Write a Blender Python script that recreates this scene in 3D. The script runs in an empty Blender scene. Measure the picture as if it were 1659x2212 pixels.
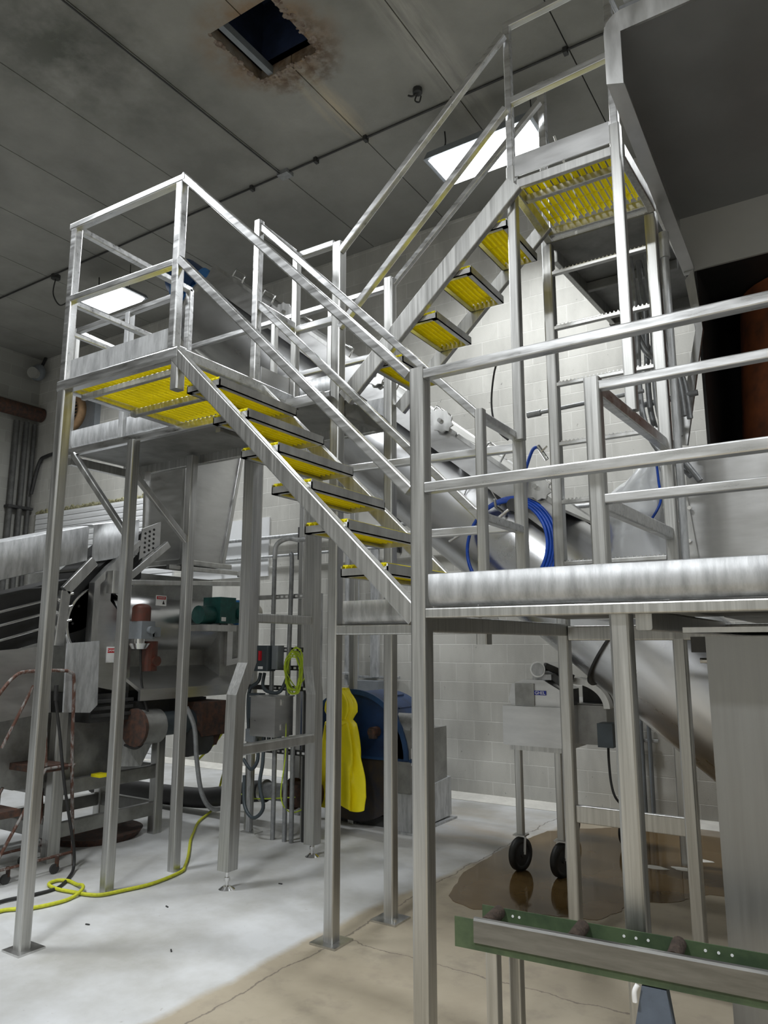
import bpy, math, random
from mathutils import Vector, Matrix, noise
random.seed(7)
COL = bpy.context.scene.collection
V = Vector
PI = math.pi

# ---------------------------------------------------------------- mesh builder
class MB:
    def __init__(s): s.v = []; s.f = []; s.sm = []; s.mi = []; s.cur = 0
    def add(s, vs, fs, smooth=False):
        n = len(s.v); s.v += [V(p) for p in vs]
        for f in fs: s.f.append([i + n for i in f]); s.sm.append(smooth); s.mi.append(s.cur)
        return s
    def box(s, a, b):
        x0, y0, z0 = [min(a[i], b[i]) for i in range(3)]; x1, y1, z1 = [max(a[i], b[i]) for i in range(3)]
        return s.add([(x0,y0,z0),(x1,y0,z0),(x1,y1,z0),(x0,y1,z0),(x0,y0,z1),(x1,y0,z1),(x1,y1,z1),(x0,y1,z1)],
                     [(0,3,2,1),(4,5,6,7),(0,1,5,4),(1,2,6,5),(2,3,7,6),(3,0,4,7)])
    def frame(s, a, b, up):
        d = (V(b) - V(a)).normalized(); u = V(up)
        if abs(d.dot(u)) > .98: u = V((0,1,0)) if abs(d.y) < .9 else V((1,0,0))
        side = d.cross(u).normalized(); u = side.cross(d).normalized()
        return d, side, u
    def bar(s, a, b, w, h=None, up=(0,0,1), r=None):
        """rounded rectangular tube from a to b, w across, h along up"""
        h = h or w; a = V(a); b = V(b); d, sd, u = s.frame(a, b, up)
        r = min(w, h) * .14 if r is None else r
        prof = []
        for cx, cy, a0 in ((w/2-r, h/2-r, 0), (-w/2+r, h/2-r, 90), (-w/2+r, -h/2+r, 180), (w/2-r, -h/2+r, 270)):
            for k in range(3):
                t = math.radians(a0 + 45*k); prof.append((cx + r*math.cos(t), cy + r*math.sin(t)))
        n = len(prof); vs = [a + sd*x + u*y for x, y in prof] + [b + sd*x + u*y for x, y in prof]
        fs = [(i, (i+1) % n, n+(i+1) % n, n+i) for i in range(n)]
        s.add(vs, fs, False); s.add(vs[:n], [tuple(range(n))[::-1]]); s.add(vs[n:], [tuple(range(n))])
        return s
    def cyl(s, a, b, r, r2=None, n=24, cap=True):
        r2 = r if r2 is None else r2; a = V(a); b = V(b); d, sd, u = s.frame(a, b, (0,0,1))
        c = [(math.cos(2*PI*i/n), math.sin(2*PI*i/n)) for i in range(n)]
        A = [a + sd*x*r + u*y*r for x, y in c]; B = [b + sd*x*r2 + u*y*r2 for x, y in c]
        s.add(A + B, [(i, (i+1) % n, n+(i+1) % n, n+i) for i in range(n)], True)
        if cap: s.add(A, [tuple(range(n))[::-1]]); s.add(B, [tuple(range(n))])
        return s
    def pipe(s, a, b, ro, ri, n=24):
        a = V(a); b = V(b); d, sd, u = s.frame(a, b, (0,0,1))
        R = []
        for p, r in ((a,ro),(b,ro),(b,ri),(a,ri)):
            R += [p + sd*math.cos(2*PI*i/n)*r + u*math.sin(2*PI*i/n)*r for i in range(n)]
        fs = []
        for k in range(4):
            for i in range(n): fs.append((k*n+i, k*n+(i+1)%n, ((k+1)%4)*n+(i+1)%n, ((k+1)%4)*n+i))
        return s.add(R, fs, True)
    def tube(s, pts, r, n=8, closed=False, steps=6):
        P = [V(p) for p in pts]
        if steps > 1 and len(P) > 2:
            Q = []; m = len(P)
            rng = range(m if closed else m-1)
            for i in rng:
                p0 = P[(i-1) % m] if closed or i > 0 else P[0]; p1 = P[i]; p2 = P[(i+1) % m]
                p3 = P[(i+2) % m] if closed or i+2 < m else P[-1]
                for k in range(steps):
                    t = k/steps
                    Q.append(.5*((2*p1)+(p2-p0)*t+(2*p0-5*p1+4*p2-p3)*t*t+(3*p1-p0-3*p2+p3)*t**3))
            if not closed: Q.append(P[-1])
            P = Q
        m = len(P); ref = V((0,0,1)); rings = []
        for i in range(m):
            d = (P[(i+1) % m] - P[i-1]) if closed or 0 < i < m-1 else (P[1]-P[0] if i == 0 else P[-1]-P[-2])
            if d.length < 1e-6: d = V((0,0,1))
            d.normalize(); sd = d.cross(ref)
            if sd.length < .05: sd = d.cross(V((1,0,0)))
            sd.normalize(); u = sd.cross(d).normalized(); ref = u
            rings += [P[i] + sd*math.cos(2*PI*k/n)*r + u*math.sin(2*PI*k/n)*r for k in range(n)]
        fs = []
        for i in range(m if closed else m-1):
            j = (i+1) % m
            for k in range(n): fs.append((i*n+k, i*n+(k+1)%n, j*n+(k+1)%n, j*n+k))
        s.add(rings, fs, True)
        if not closed: s.add(rings[:n], [tuple(range(n))[::-1]]); s.add(rings[-n:], [tuple(range(n))])
        return s
    def prism(s, poly, axis, a, b, smooth=False):
        """polygon extruded along an axis; axis x: poly (y,z); y: (x,z); z: (x,y)"""
        def p(q, t): return (t, q[0], q[1]) if axis == 'x' else (q[0], t, q[1]) if axis == 'y' else (q[0], q[1], t)
        n = len(poly); A = [p(q, a) for q in poly]; B = [p(q, b) for q in poly]
        s.add(A + B, [(i, (i+1) % n, n+(i+1) % n, n+i) for i in range(n)], smooth)
        s.add(A, [tuple(range(n))[::-1]]); s.add(B, [tuple(range(n))]); return s
    def sweep(s, prof, a, b, X, Z, smooth=True, caps=True):
        """2-D profile (x along X, y along Z) swept from a to b"""
        a = V(a); b = V(b); X = V(X); Z = V(Z); n = len(prof)
        A = [a + X*x + Z*y for x, y in prof]; B = [b + X*x + Z*y for x, y in prof]
        s.add(A + B, [(i, (i+1) % n, n+(i+1) % n, n+i) for i in range(n)], smooth)
        if caps: s.add(A, [tuple(range(n))[::-1]]); s.add(B, [tuple(range(n))])
        return s
    def sphere(s, c, r, sc=(1,1,1), nu=16, nv=10):
        vs = []; c = V(c)
        for j in range(nv+1):
            for i in range(nu):
                t = PI*j/nv; p = 2*PI*i/nu
                vs.append(c + V((r*sc[0]*math.sin(t)*math.cos(p), r*sc[1]*math.sin(t)*math.sin(p), r*sc[2]*math.cos(t))))
        fs = [(j*nu+i, j*nu+(i+1)%nu, (j+1)*nu+(i+1)%nu, (j+1)*nu+i) for j in range(nv) for i in range(nu)]
        return s.add(vs, fs, True)
    def obj(s, name, mat, parent=None, base=None):
        if base is None:
            if parent is not None: base = V(parent['_w']) if '_w' in parent.keys() else V((0,0,0))
            else:
                xs = [p.x for p in s.v]; ys = [p.y for p in s.v]; zs = [p.z for p in s.v]
                base = V(((min(xs)+max(xs))/2, (min(ys)+max(ys))/2, min(zs)))
        base = V(base)
        me = bpy.data.meshes.new(name); me.from_pydata([tuple(p - base) for p in s.v], [], s.f)
        me.polygons.foreach_set('use_smooth', s.sm)
        for mm in (mat if isinstance(mat, (list, tuple)) else [mat]): me.materials.append(mm)
        me.polygons.foreach_set('material_index', s.mi)
        me.validate(); me.update()
        o = bpy.data.objects.new(name, me); COL.objects.link(o)
        if parent is not None:
            o.parent = parent; o['_w'] = tuple(base)
        else:
            o.location = base; o['_w'] = tuple(base)
        return o

def tag(o, label, cat, group=None, kind=None):
    if label: o['label'] = label
    if cat: o['category'] = cat
    if group: o['group'] = group
    if kind: o['kind'] = kind
    return o
def thing(name, loc, label, cat, group=None):
    o = bpy.data.objects.new(name, None); COL.objects.link(o); o.location = loc; o.empty_display_size = .1
    o['_w'] = tuple(loc); return tag(o, label, cat, group)
def struct(o): o['kind'] = 'structure'; return o

# ---------------------------------------------------------------- materials
def newmat(name):
    m = bpy.data.materials.new(name); m.use_nodes = True; nt = m.node_tree; b = nt.nodes['Principled BSDF']
    return m, nt, b
def N(nt, t, **kw):
    n = nt.nodes.new(t)
    for k, v in kw.items(): setattr(n, k, v)
    return n
def mat(name, col, metal=0, rough=.5, var=.0, scale=(8,8,8), bump=0, col2=None, rvar=.0, detail=6, spec=None, lo=.35, hi=.65):
    m, nt, b = newmat(name); L = nt.links
    b.inputs['Base Color'].default_value = (*col, 1); b.inputs['Metallic'].default_value = metal; b.inputs['Roughness'].default_value = rough
    if spec is not None: b.inputs['Specular IOR Level'].default_value = spec
    if var or col2 or bump or rvar:
        tc = N(nt, 'ShaderNodeTexCoord'); mp = N(nt, 'ShaderNodeMapping'); mp.inputs['Scale'].default_value = scale
        nz = N(nt, 'ShaderNodeTexNoise'); nz.inputs['Scale'].default_value = 1; nz.inputs['Detail'].default_value = detail; nz.inputs['Roughness'].default_value = .62
        L.new(tc.outputs['Object'], mp.inputs['Vector']); L.new(mp.outputs['Vector'], nz.inputs['Vector'])
        cr = N(nt, 'ShaderNodeValToRGB'); c2 = col2 or tuple(c*(1-var) for c in col)
        cr.color_ramp.elements[0].position = lo; cr.color_ramp.elements[1].position = hi
        cr.color_ramp.elements[0].color = (*c2, 1); cr.color_ramp.elements[1].color = (*col, 1)
        L.new(nz.outputs['Fac'], cr.inputs['Fac']); L.new(cr.outputs['Color'], b.inputs['Base Color'])
        if rvar:
            mr = N(nt, 'ShaderNodeMapRange'); mr.inputs['From Min'].default_value = .3; mr.inputs['From Max'].default_value = .7
            mr.inputs['To Min'].default_value = rough - rvar; mr.inputs['To Max'].default_value = rough + rvar
            L.new(nz.outputs['Fac'], mr.inputs['Value']); L.new(mr.outputs['Result'], b.inputs['Roughness'])
        if bump:
            bp = N(nt, 'ShaderNodeBump'); bp.inputs['Strength'].default_value = bump; bp.inputs['Distance'].default_value = .01
            L.new(nz.outputs['Fac'], bp.inputs['Height']); L.new(bp.outputs['Normal'], b.inputs['Normal'])
    return m
M = {}
M['ss'] = mat('stainless', (.70,.70,.69), 1, .36, .28, (9,9,2.2), rvar=.08)
M['ssp'] = mat('stainless_post', (.62,.62,.605), 1, .40, .30, (60,60,1.6), rvar=.06)
M['ssh'] = mat('stainless_rail', (.78,.785,.79), 1, .33, .25, (4,30,30), rvar=.08)
M['sheet'] = mat('stainless_sheet', (.68,.68,.68), 1, .34, .18, (2,2,9), rvar=.07)
M['sheetd'] = mat('stained_sheet', (.40,.40,.385), .75, .5, .4, (5,5,5), rvar=.1)
M['polish'] = mat('polished_steel', (.76,.765,.78), .96, .30, .16, (1.2,9,1.2), rvar=.05)
M['galv'] = mat('galvanised', (.56,.57,.58), .55, .5, .45, (22,22,5), bump=.15, lo=.3, hi=.62)
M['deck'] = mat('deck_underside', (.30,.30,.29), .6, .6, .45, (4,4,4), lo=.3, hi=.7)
M['yellow'] = mat('yellow_fibreglass', (.99,.91,.03), 0, .4, .10, (14,14,14))
_m = M['yellow']; _nt = _m.node_tree; _b = _nt.nodes['Principled BSDF']; _o = _nt.nodes['Material Output']
_tr = _nt.nodes.new('ShaderNodeBsdfTranslucent'); _tr.inputs['Color'].default_value = (1,.93,.05,1); _mx = _nt.nodes.new('ShaderNodeMixShader'); _mx.inputs[0].default_value = .42
_nt.links.new(_b.outputs[0], _mx.inputs[1]); _nt.links.new(_tr.outputs[0], _mx.inputs[2]); _nt.links.new(_mx.outputs[0], _o.inputs[0])
M['black'] = mat('black_rubber', (.02,.02,.02), 0, .55, .3, (10,10,10))
M['dark'] = mat('dark_steel', (.06,.06,.06), .3, .55, .4, (6,6,6))
M['chrome'] = mat('chrome', (.8,.8,.8), 1, .18)
M['rim'] = mat('blue_rim', (.02,.07,.19), 0, .4, .3, (8,8,8))
M['sheetv'] = mat('brushed_cabinet_sheet', (.36,.365,.365), .9, .45, .12, (26,26,1.0), rvar=.05)
M['hoodin'] = mat('hood_inner_sheet', (.30,.305,.31), .6, .5, .15, (2,2,2), rvar=.05)
M['navy'] = mat('blue_cast_iron', (.010,.04,.13), 0, .42, .5, (5,5,5))
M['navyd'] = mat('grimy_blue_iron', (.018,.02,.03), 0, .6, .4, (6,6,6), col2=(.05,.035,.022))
M['blue'] = mat('light_blue_paint', (.05,.20,.50), 0, .4, .2, (8,8,8))
M['blued'] = mat('dark_blue_paint', (.02,.07,.2), 0, .4, .2, (8,8,8))
M['hose'] = mat('blue_hose', (.01,.08,.50), 0, .35, .15, (20,20,20))
M['geargreen'] = mat('gear_green', (.015,.10,.09), 0, .45, .4, (14,14,14))
M['green'] = mat('green_paint', (.085,.125,.062), 0, .55, .35, (9,9,9), col2=(.045,.072,.038))
M['rust'] = mat('rusty_iron', (.10,.045,.028), .1, .8, 0, (18,18,18), col2=(.035,.028,.025), bump=.4)
M['rustw'] = mat('rusty_worn_tube', (.10,.045,.03), .1, .75, 0, (30,30,12), col2=(.28,.27,.26), bump=.3, lo=.38, hi=.52)
M['redp'] = mat('red_motor_paint', (.13,.032,.02), 0, .5, .5, (16,16,16), col2=(.08,.035,.025))
M['red'] = mat('red_plastic', (.55,.01,.02), 0, .4)
M['greybox'] = mat('grey_box', (.22,.24,.26), .1, .45, .15, (8,8,8))
M['dkbox'] = mat('charcoal_box', (.05,.065,.075), 0, .45, .2, (8,8,8))
M['dkgrey'] = mat('dull_grey_paint', (.11,.11,.105), .1, .6, .4, (8,8,8))
M['strip'] = mat('worn_steel_strip', (.30,.30,.29), 1, .42, .3, (3,30,30), rvar=.05)
M['white'] = mat('white_panel', (.82,.83,.84), 0, .45, .06, (3,3,3))
M['foam'] = mat('yellow_foam', (.42,.40,.24), 0, .9, .5, (14,14,14), bump=1, col2=(.18,.17,.10))
M['lime'] = mat('lime_cord', (.62,.80,.05), 0, .5, .15, (20,20,20))
M['rope'] = mat('yellow_rope', (.60,.62,.03), 0, .6, .25, (40,40,40))
M['coat'] = mat('yellow_raincoat', (.98,.84,.01), 0, .38, .12, (6,6,6))
M['ink'] = mat('ink', (.01,.01,.01), 0, .5)
M['inkblue'] = mat('blue_ink', (.01,.02,.28), 0, .5)
M['label'] = mat('label_white', (.85,.85,.85), 0, .5)
M['orange'] = mat('orange_rust', (.34,.10,.035), 0, .7, 0, (5,5,5), col2=(.14,.055,.03))
M['panel'] = mat('plain_panel', (.50,.50,.485), .3, .6, .08, (2,2,2))
M['hole'] = mat('shaft_paint', (.03,.05,.12), 0, .7, .5, (5,5,5))
M['crumb'] = mat('crumbled_concrete', (.30,.25,.21), 0, .95, 0, (16,16,16), col2=(.12,.08,.06), bump=1)
M['fan'] = mat('fan_ring', (.48,.30,.16), .1, .6, .3, (10,10,10))
M['brush'] = mat('brown_brush', (.085,.06,.045), 0, .95, .5, (60,60,60), bump=1.5)
M['tarp'] = mat('slate_blue_plate', (.13,.16,.21), 0, .7, .3, (6,6,6))
M['shaft'] = mat('beige_motor', (.5,.48,.42), .2, .4, .1, (8,8,8))
M['flex'] = mat('grey_conduit', (.33,.34,.35), .4, .45, .3, (20,20,20))
M['cove'] = mat('cove_paint', (.80,.78,.72), 0, .7, .15, (5,5,20), bump=.3)
m, nt, b = newmat('lamp_diffuser'); b.inputs['Base Color'].default_value = (1,1,1,1)
b.inputs['Emission Color'].default_value = (.96,.98,1.0,1); b.inputs['Emission Strength'].default_value = 9; M['lamp'] = m
m, nt, b = newmat('plastic_film'); b.inputs['Base Color'].default_value = (.9,.92,.95,1); b.inputs['Roughness'].default_value = .22
b.inputs['Transmission Weight'].default_value = .55; b.inputs['IOR'].default_value = 1.2; M['film'] = m
m, nt, b = newmat('brown_water'); L = nt.links
b.inputs['Roughness'].default_value = .07; b.inputs['Specular IOR Level'].default_value = .35
tc = N(nt,'ShaderNodeTexCoord'); nz = N(nt,'ShaderNodeTexNoise'); nz.inputs['Scale'].default_value = 1.6; nz.inputs['Detail'].default_value = 7
cr = N(nt,'ShaderNodeValToRGB'); cr.color_ramp.elements[0].position = .3; cr.color_ramp.elements[0].color = (.10,.058,.018,1); cr.color_ramp.elements[1].position = .7; cr.color_ramp.elements[1].color = (.19,.125,.055,1)
L.new(tc.outputs['Object'], nz.inputs['Vector']); L.new(nz.outputs['Fac'], cr.inputs['Fac']); L.new(cr.outputs['Color'], b.inputs['Base Color'])
M['water'] = m

def mixcol(nt, fac, a, b):
    n = N(nt, 'ShaderNodeMix', data_type='RGBA'); L = nt.links
    L.new(fac, n.inputs[0])
    for s, i in ((a, 6), (b, 7)):
        if isinstance(s, tuple): n.inputs[i].default_value = (*s, 1)
        else: L.new(s, n.inputs[i])
    return n.outputs[2]
def mth(nt, op, a, b=None, c=None, clamp=False):
    n = N(nt, 'ShaderNodeMath', operation=op); n.use_clamp = clamp; L = nt.links
    for i, s in enumerate((a, b, c)):
        if s is None: continue
        if isinstance(s, (int, float)): n.inputs[i].default_value = s
        else: L.new(s, n.inputs[i])
    return n.outputs[0]
def noisefac(nt, vec, scale, detail=6, lo=.4, hi=.6, rough=.6, vscale=None):
    L = nt.links
    if vscale:
        mp = N(nt,'ShaderNodeMapping'); mp.inputs['Scale'].default_value = vscale; L.new(vec, mp.inputs['Vector']); vec = mp.outputs['Vector']
    n = N(nt,'ShaderNodeTexNoise'); n.inputs['Scale'].default_value = scale; n.inputs['Detail'].default_value = detail; n.inputs['Roughness'].default_value = rough
    L.new(vec, n.inputs['Vector'])
    r = N(nt,'ShaderNodeMapRange'); r.inputs['From Min'].default_value = lo; r.inputs['From Max'].default_value = hi
    L.new(n.outputs['Fac'], r.inputs['Value']); return r.outputs['Result']
def blob(nt, sep, cx, cy, rx, ry, soft=.6):
    dx = mth(nt,'DIVIDE', mth(nt,'SUBTRACT', sep.outputs['X'], cx), rx); dy = mth(nt,'DIVIDE', mth(nt,'SUBTRACT', sep.outputs['Y'], cy), ry)
    d = mth(nt,'SQRT', mth(nt,'ADD', mth(nt,'MULTIPLY',dx,dx), mth(nt,'MULTIPLY',dy,dy)))
    return mth(nt,'DIVIDE', mth(nt,'SUBTRACT', 1.0, d), soft, clamp=True)

# block wall (object space: x along wall, z up)
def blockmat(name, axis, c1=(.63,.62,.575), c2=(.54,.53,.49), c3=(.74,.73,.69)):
    m, nt, b = newmat(name); L = nt.links; tc = N(nt,'ShaderNodeTexCoord'); sep = N(nt,'ShaderNodeSeparateXYZ'); cmb = N(nt,'ShaderNodeCombineXYZ')
    L.new(tc.outputs['Object'], sep.inputs[0]); L.new(sep.outputs[axis], cmb.inputs['X']); L.new(sep.outputs['Z'], cmb.inputs['Y'])
    br = N(nt,'ShaderNodeTexBrick'); br.inputs['Scale'].default_value = 1; br.inputs['Brick Width'].default_value = .444; br.inputs['Row Height'].default_value = .222
    br.inputs['Mortar Size'].default_value = .0055; br.inputs['Mortar Smooth'].default_value = .4
    br.inputs['Color1'].default_value = (*c1,1); br.inputs['Color2'].default_value = (*c2,1); br.inputs['Mortar'].default_value = (*c3,1)
    L.new(cmb.outputs[0], br.inputs['Vector'])
    st = noisefac(nt, tc.outputs['Object'], 1, 8, .42, .75, vscale=(2.2,2.2,.8))
    c = mixcol(nt, mth(nt,'MULTIPLY', st, .7), br.outputs['Color'], (.33,.325,.30))
    sp = noisefac(nt, tc.outputs['Object'], 14, 3, .68, .73)
    c = mixcol(nt, mth(nt,'MULTIPLY', sp, .6), c, (.16,.15,.14))
    L.new(c, b.inputs['Base Color']); b.inputs['Roughness'].default_value = .75
    bp = N(nt,'ShaderNodeBump'); bp.inputs['Strength'].default_value = .5; bp.inputs['Distance'].default_value = .006; bp.invert = True
    L.new(br.outputs['Fac'], bp.inputs['Height'])
    fz = N(nt,'ShaderNodeTexNoise'); fz.inputs['Scale'].default_value = 90; L.new(tc.outputs['Object'], fz.inputs['Vector'])
    b2 = N(nt,'ShaderNodeBump'); b2.inputs['Strength'].default_value = .25; b2.inputs['Distance'].default_value = .004
    L.new(fz.outputs['Fac'], b2.inputs['Height']); L.new(bp.outputs['Normal'], b2.inputs['Normal']); L.new(b2.outputs['Normal'], b.inputs['Normal'])
    return m
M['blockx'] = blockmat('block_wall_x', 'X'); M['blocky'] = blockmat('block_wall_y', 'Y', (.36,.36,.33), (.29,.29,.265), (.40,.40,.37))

# ceiling
m, nt, b = newmat('ceiling_concrete'); L = nt.links; tc = N(nt,'ShaderNodeTexCoord'); sep = N(nt,'ShaderNodeSeparateXYZ'); L.new(tc.outputs['Object'], sep.inputs[0])
c = mixcol(nt, noisefac(nt, tc.outputs['Object'], 1.3, 8, .3, .7), (.22,.217,.20), (.32,.315,.29))
n2 = noisefac(nt, tc.outputs['Object'], 2.2, 8, .35, .62)
c = mixcol(nt, mth(nt,'MULTIPLY', mth(nt,'MULTIPLY', blob(nt, sep, -5.9,3.6,1.3,1.7,.9), n2), .95), c, (.10,.105,.09))
c = mixcol(nt, mth(nt,'MULTIPLY', blob(nt, sep, -3.9,7.6,9,1.8,1.0), .35), c, (.20,.20,.20))
n3 = noisefac(nt, tc.outputs['Object'], 4, 8, .3, .6)
c = mixcol(nt, mth(nt,'MULTIPLY', mth(nt,'MULTIPLY', blob(nt, sep, -4.25,4.55,.80,.72,.5), n3), .9), c, (.24,.15,.08))
c = mixcol(nt, mth(nt,'MULTIPLY', mth(nt,'MULTIPLY', blob(nt, sep, -4.2,4.75,.62,.62,.4), noisefac(nt, tc.outputs['Object'], 9, 8, .42, .6)), .8), c, (.10,.06,.035))
n4 = noisefac(nt, tc.outputs['Object'], 1, 8, .35, .6, vscale=(10,1.2,1))
c = mixcol(nt, mth(nt,'MULTIPLY', mth(nt,'MULTIPLY', blob(nt, sep, -4.24,5.6,.20,.75,.7), n4), .8), c, (.50,.42,.30))
c = mixcol(nt, mth(nt,'MULTIPLY', mth(nt,'MULTIPLY', blob(nt, sep, -3.0,5.4,.30,2.2,.7), n4), .5), c, (.55,.53,.48))
L.new(c, b.inputs['Base Color']); b.inputs['Roughness'].default_value = .9
bp = N(nt,'ShaderNodeBump'); bp.inputs['Strength'].default_value = .35; bp.inputs['Distance'].default_value = .01
fz = N(nt,'ShaderNodeTexNoise'); fz.inputs['Scale'].default_value = 30; fz.inputs['Detail'].default_value = 6; L.new(tc.outputs['Object'], fz.inputs['Vector']); L.new(fz.outputs['Fac'], bp.inputs['Height']); L.new(bp.outputs['Normal'], b.inputs['Normal'])
M['ceil'] = m

# floor: white-painted bay to the left of x=-3.1, bare tan concrete to the right
m, nt, b = newmat('floor_concrete'); L = nt.links; tc = N(nt,'ShaderNodeTexCoord'); sep = N(nt,'ShaderNodeSeparateXYZ'); L.new(tc.outputs['Object'], sep.inputs[0])
wn = noisefac(nt, tc.outputs['Object'], 3.0, 8, .2, .8)
white = mixcol(nt, noisefac(nt, tc.outputs['Object'], 1.1, 8, .38, .66), (.62,.63,.64), (.38,.375,.35))
white = mixcol(nt, mth(nt,'MULTIPLY', noisefac(nt, tc.outputs['Object'], 22, 4, .68, .76), .7), white, (.30,.28,.25))
tan = mixcol(nt, noisefac(nt, tc.outputs['Object'], 1.4, 8, .3, .7), (.45,.395,.30), (.33,.28,.205))
tan = mixcol(nt, mth(nt,'MULTIPLY', noisefac(nt, tc.outputs['Object'], 5, 8, .52, .7), .6), tan, (.27,.23,.18))
edge = mth(nt,'ADD', sep.outputs['X'], mth(nt,'MULTIPLY', mth(nt,'SUBTRACT', wn, .5), .10))
lin = mth(nt,'ADD', edge, mth(nt,'MULTIPLY', mth(nt,'MAXIMUM', mth(nt,'SUBTRACT', sep.outputs['Y'], 4.4), 0), -.10))
fac = mth(nt,'MULTIPLY_ADD', lin, 14.0, 43.2, clamp=True)
c = mixcol(nt, fac, white, tan)
far = mth(nt,'MULTIPLY', blob(nt, sep, -3.4,6.9,1.5,1.3,.9), noisefac(nt, tc.outputs['Object'], 1, 7, .35, .7, vscale=(1,4,1)))
c = mixcol(nt, mth(nt,'MULTIPLY', far, .7), c, (.45,.36,.25))
# worn dark joint along x=-2.85 and a crack across
jn = mth(nt,'LESS_THAN', mth(nt,'ABSOLUTE', mth(nt,'ADD', edge, 2.90)), .006)
cy = mth(nt,'ADD', sep.outputs['Y'], mth(nt,'MULTIPLY', wn, .12))
jn2 = mth(nt,'MULTIPLY', mth(nt,'LESS_THAN', mth(nt,'ABSOLUTE', mth(nt,'SUBTRACT', cy, 4.05)), .005), mth(nt,'GREATER_THAN', sep.outputs['X'], -3.0))
c = mixcol(nt, mth(nt,'MULTIPLY', mth(nt,'MAXIMUM', jn, jn2), .7), c, (.13,.11,.09))
L.new(c, b.inputs['Base Color']); 
mr = N(nt,'ShaderNodeMapRange'); mr.inputs['To Min'].default_value = .45; mr.inputs['To Max'].default_value = .7; L.new(wn, mr.inputs['Value']); L.new(mr.outputs['Result'], b.inputs['Roughness'])
bp = N(nt,'ShaderNodeBump'); bp.inputs['Strength'].default_value = .18; bp.inputs['Distance'].default_value = .01
fz = N(nt,'ShaderNodeTexNoise'); fz.inputs['Scale'].default_value = 6; fz.inputs['Detail'].default_value = 8; L.new(tc.outputs['Object'], fz.inputs['Vector']); L.new(fz.outputs['Fac'], bp.inputs['Height']); L.new(bp.outputs['Normal'], b.inputs['Normal'])
M['floor'] = m

# ---------------------------------------------------------------- text
def text(body, size, origin, xdir, updir, mtl, parent=None, name='lettering', depth=.001):
    cu = bpy.data.curves.new('t', 'FONT'); cu.body = body; cu.size = size; cu.extrude = depth; cu.align_x = 'CENTER'; cu.align_y = 'CENTER'
    o = bpy.data.objects.new('t', cu); COL.objects.link(o); dg = bpy.context.evaluated_depsgraph_get()
    me = o.evaluated_get(dg).to_mesh(); X = V(xdir).normalized(); U = V(updir).normalized(); Z = X.cross(U)
    vs = [V(origin) + X*v.co.x + U*v.co.y + Z*v.co.z for v in me.vertices]; fs = [tuple(p.vertices) for p in me.polygons]
    mb = MB(); mb.add(vs, fs); COL.objects.unlink(o); bpy.data.objects.remove(o); bpy.data.curves.remove(cu)
    return mb.obj(name, mtl, parent)

# ================================================================ THE ROOM
H = 7.37; YW = 8.17; XL = -13.4; XR = 5.0; YF = -5.0
mb = MB(); mb.box((XL-.2,YF-.2,-.15),(XR+.2,YW+.2,0)); struct(mb.obj('floor', M['floor'], base=(0,0,0)))
mb = MB(); mb.box((XL-.2,YW,0),(XR+.2,YW+.2,H+.2)); struct(mb.obj('wall_back', M['blockx'], base=(0,YW,0)))
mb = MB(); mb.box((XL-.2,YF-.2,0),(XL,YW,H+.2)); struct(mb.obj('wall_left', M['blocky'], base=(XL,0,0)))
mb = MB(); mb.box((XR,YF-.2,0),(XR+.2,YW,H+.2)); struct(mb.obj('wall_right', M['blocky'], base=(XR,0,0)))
mb = MB(); mb.box((XL,YF-.2,0),(XR,YF,H+.2)); struct(mb.obj('wall_front', M['blockx'], base=(0,YF,0)))
# planked ceiling with open joints and a square roof hatch
hx0, hx1, hy0, hy1 = -4.63, -3.90, 4.19, 4.90
xs = [-5.42 + 1.182*k for k in range(-7, 10)]; xs = [XL] + [x for x in xs if XL < x < XR] + [XR]
mb = MB(); g = .006
for i in range(len(xs)-1):
    for (ya, yb) in ((YF, 6.16), (6.16, YW)):
        x0 = xs[i]+g; x1 = xs[i+1]-g; y0 = ya+g; y1 = yb-g
        cells = [(x0,x1,y0,y1)]
        if ya < hy0 < yb and x0 < hx1 and x1 > hx0:
            a = max(x0,hx0); c2 = min(x1,hx1)
            cells = [(x0,x1,y0,hy0),(x0,x1,hy1,y1)]
            if a > x0+1e-4: cells.append((x0,a,hy0,hy1))
            if c2 < x1-1e-4: cells.append((c2,x1,hy0,hy1))
        for q in cells: mb.box((q[0],q[2],H),(q[1],q[3],H+.12))
mb.box((XL,YF,H+.12),(hx0,YW,H+.2)); mb.box((hx1,YF,H+.12),(XR,YW,H+.2)); mb.box((hx0,YF,H+.12),(hx1,hy0,H+.2)); mb.box((hx0,hy1,H+.12),(hx1,YW,H+.2))
struct(mb.obj('ceiling', M['ceil'], base=(0,0,0)))
mb = MB()
for a, c2 in (((hx0-.05,hy0-.05,H+.12),(hx0,hy1+.05,H+.9)),((hx1,hy0-.05,H+.12),(hx1+.05,hy1+.05,H+.9)),((hx0,hy0-.05,H+.12),(hx1,hy0,H+.9)),((hx0,hy1,H+.12),(hx1,hy1+.05,H+.9)),((hx0-.05,hy0-.05,H+.9),(hx1+.05,hy1+.05,H+.95))): mb.box(a,c2)
struct(mb.obj('trim_1', M['hole']))
mb = MB(); mb.box((hx0+.10,hy0,H+.02),(hx0+.16,hy1,H+.10)); tag(mb.obj('angle_iron', M['greybox']), 'grey angle iron spanning the square ceiling hatch', 'bracket')
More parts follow.
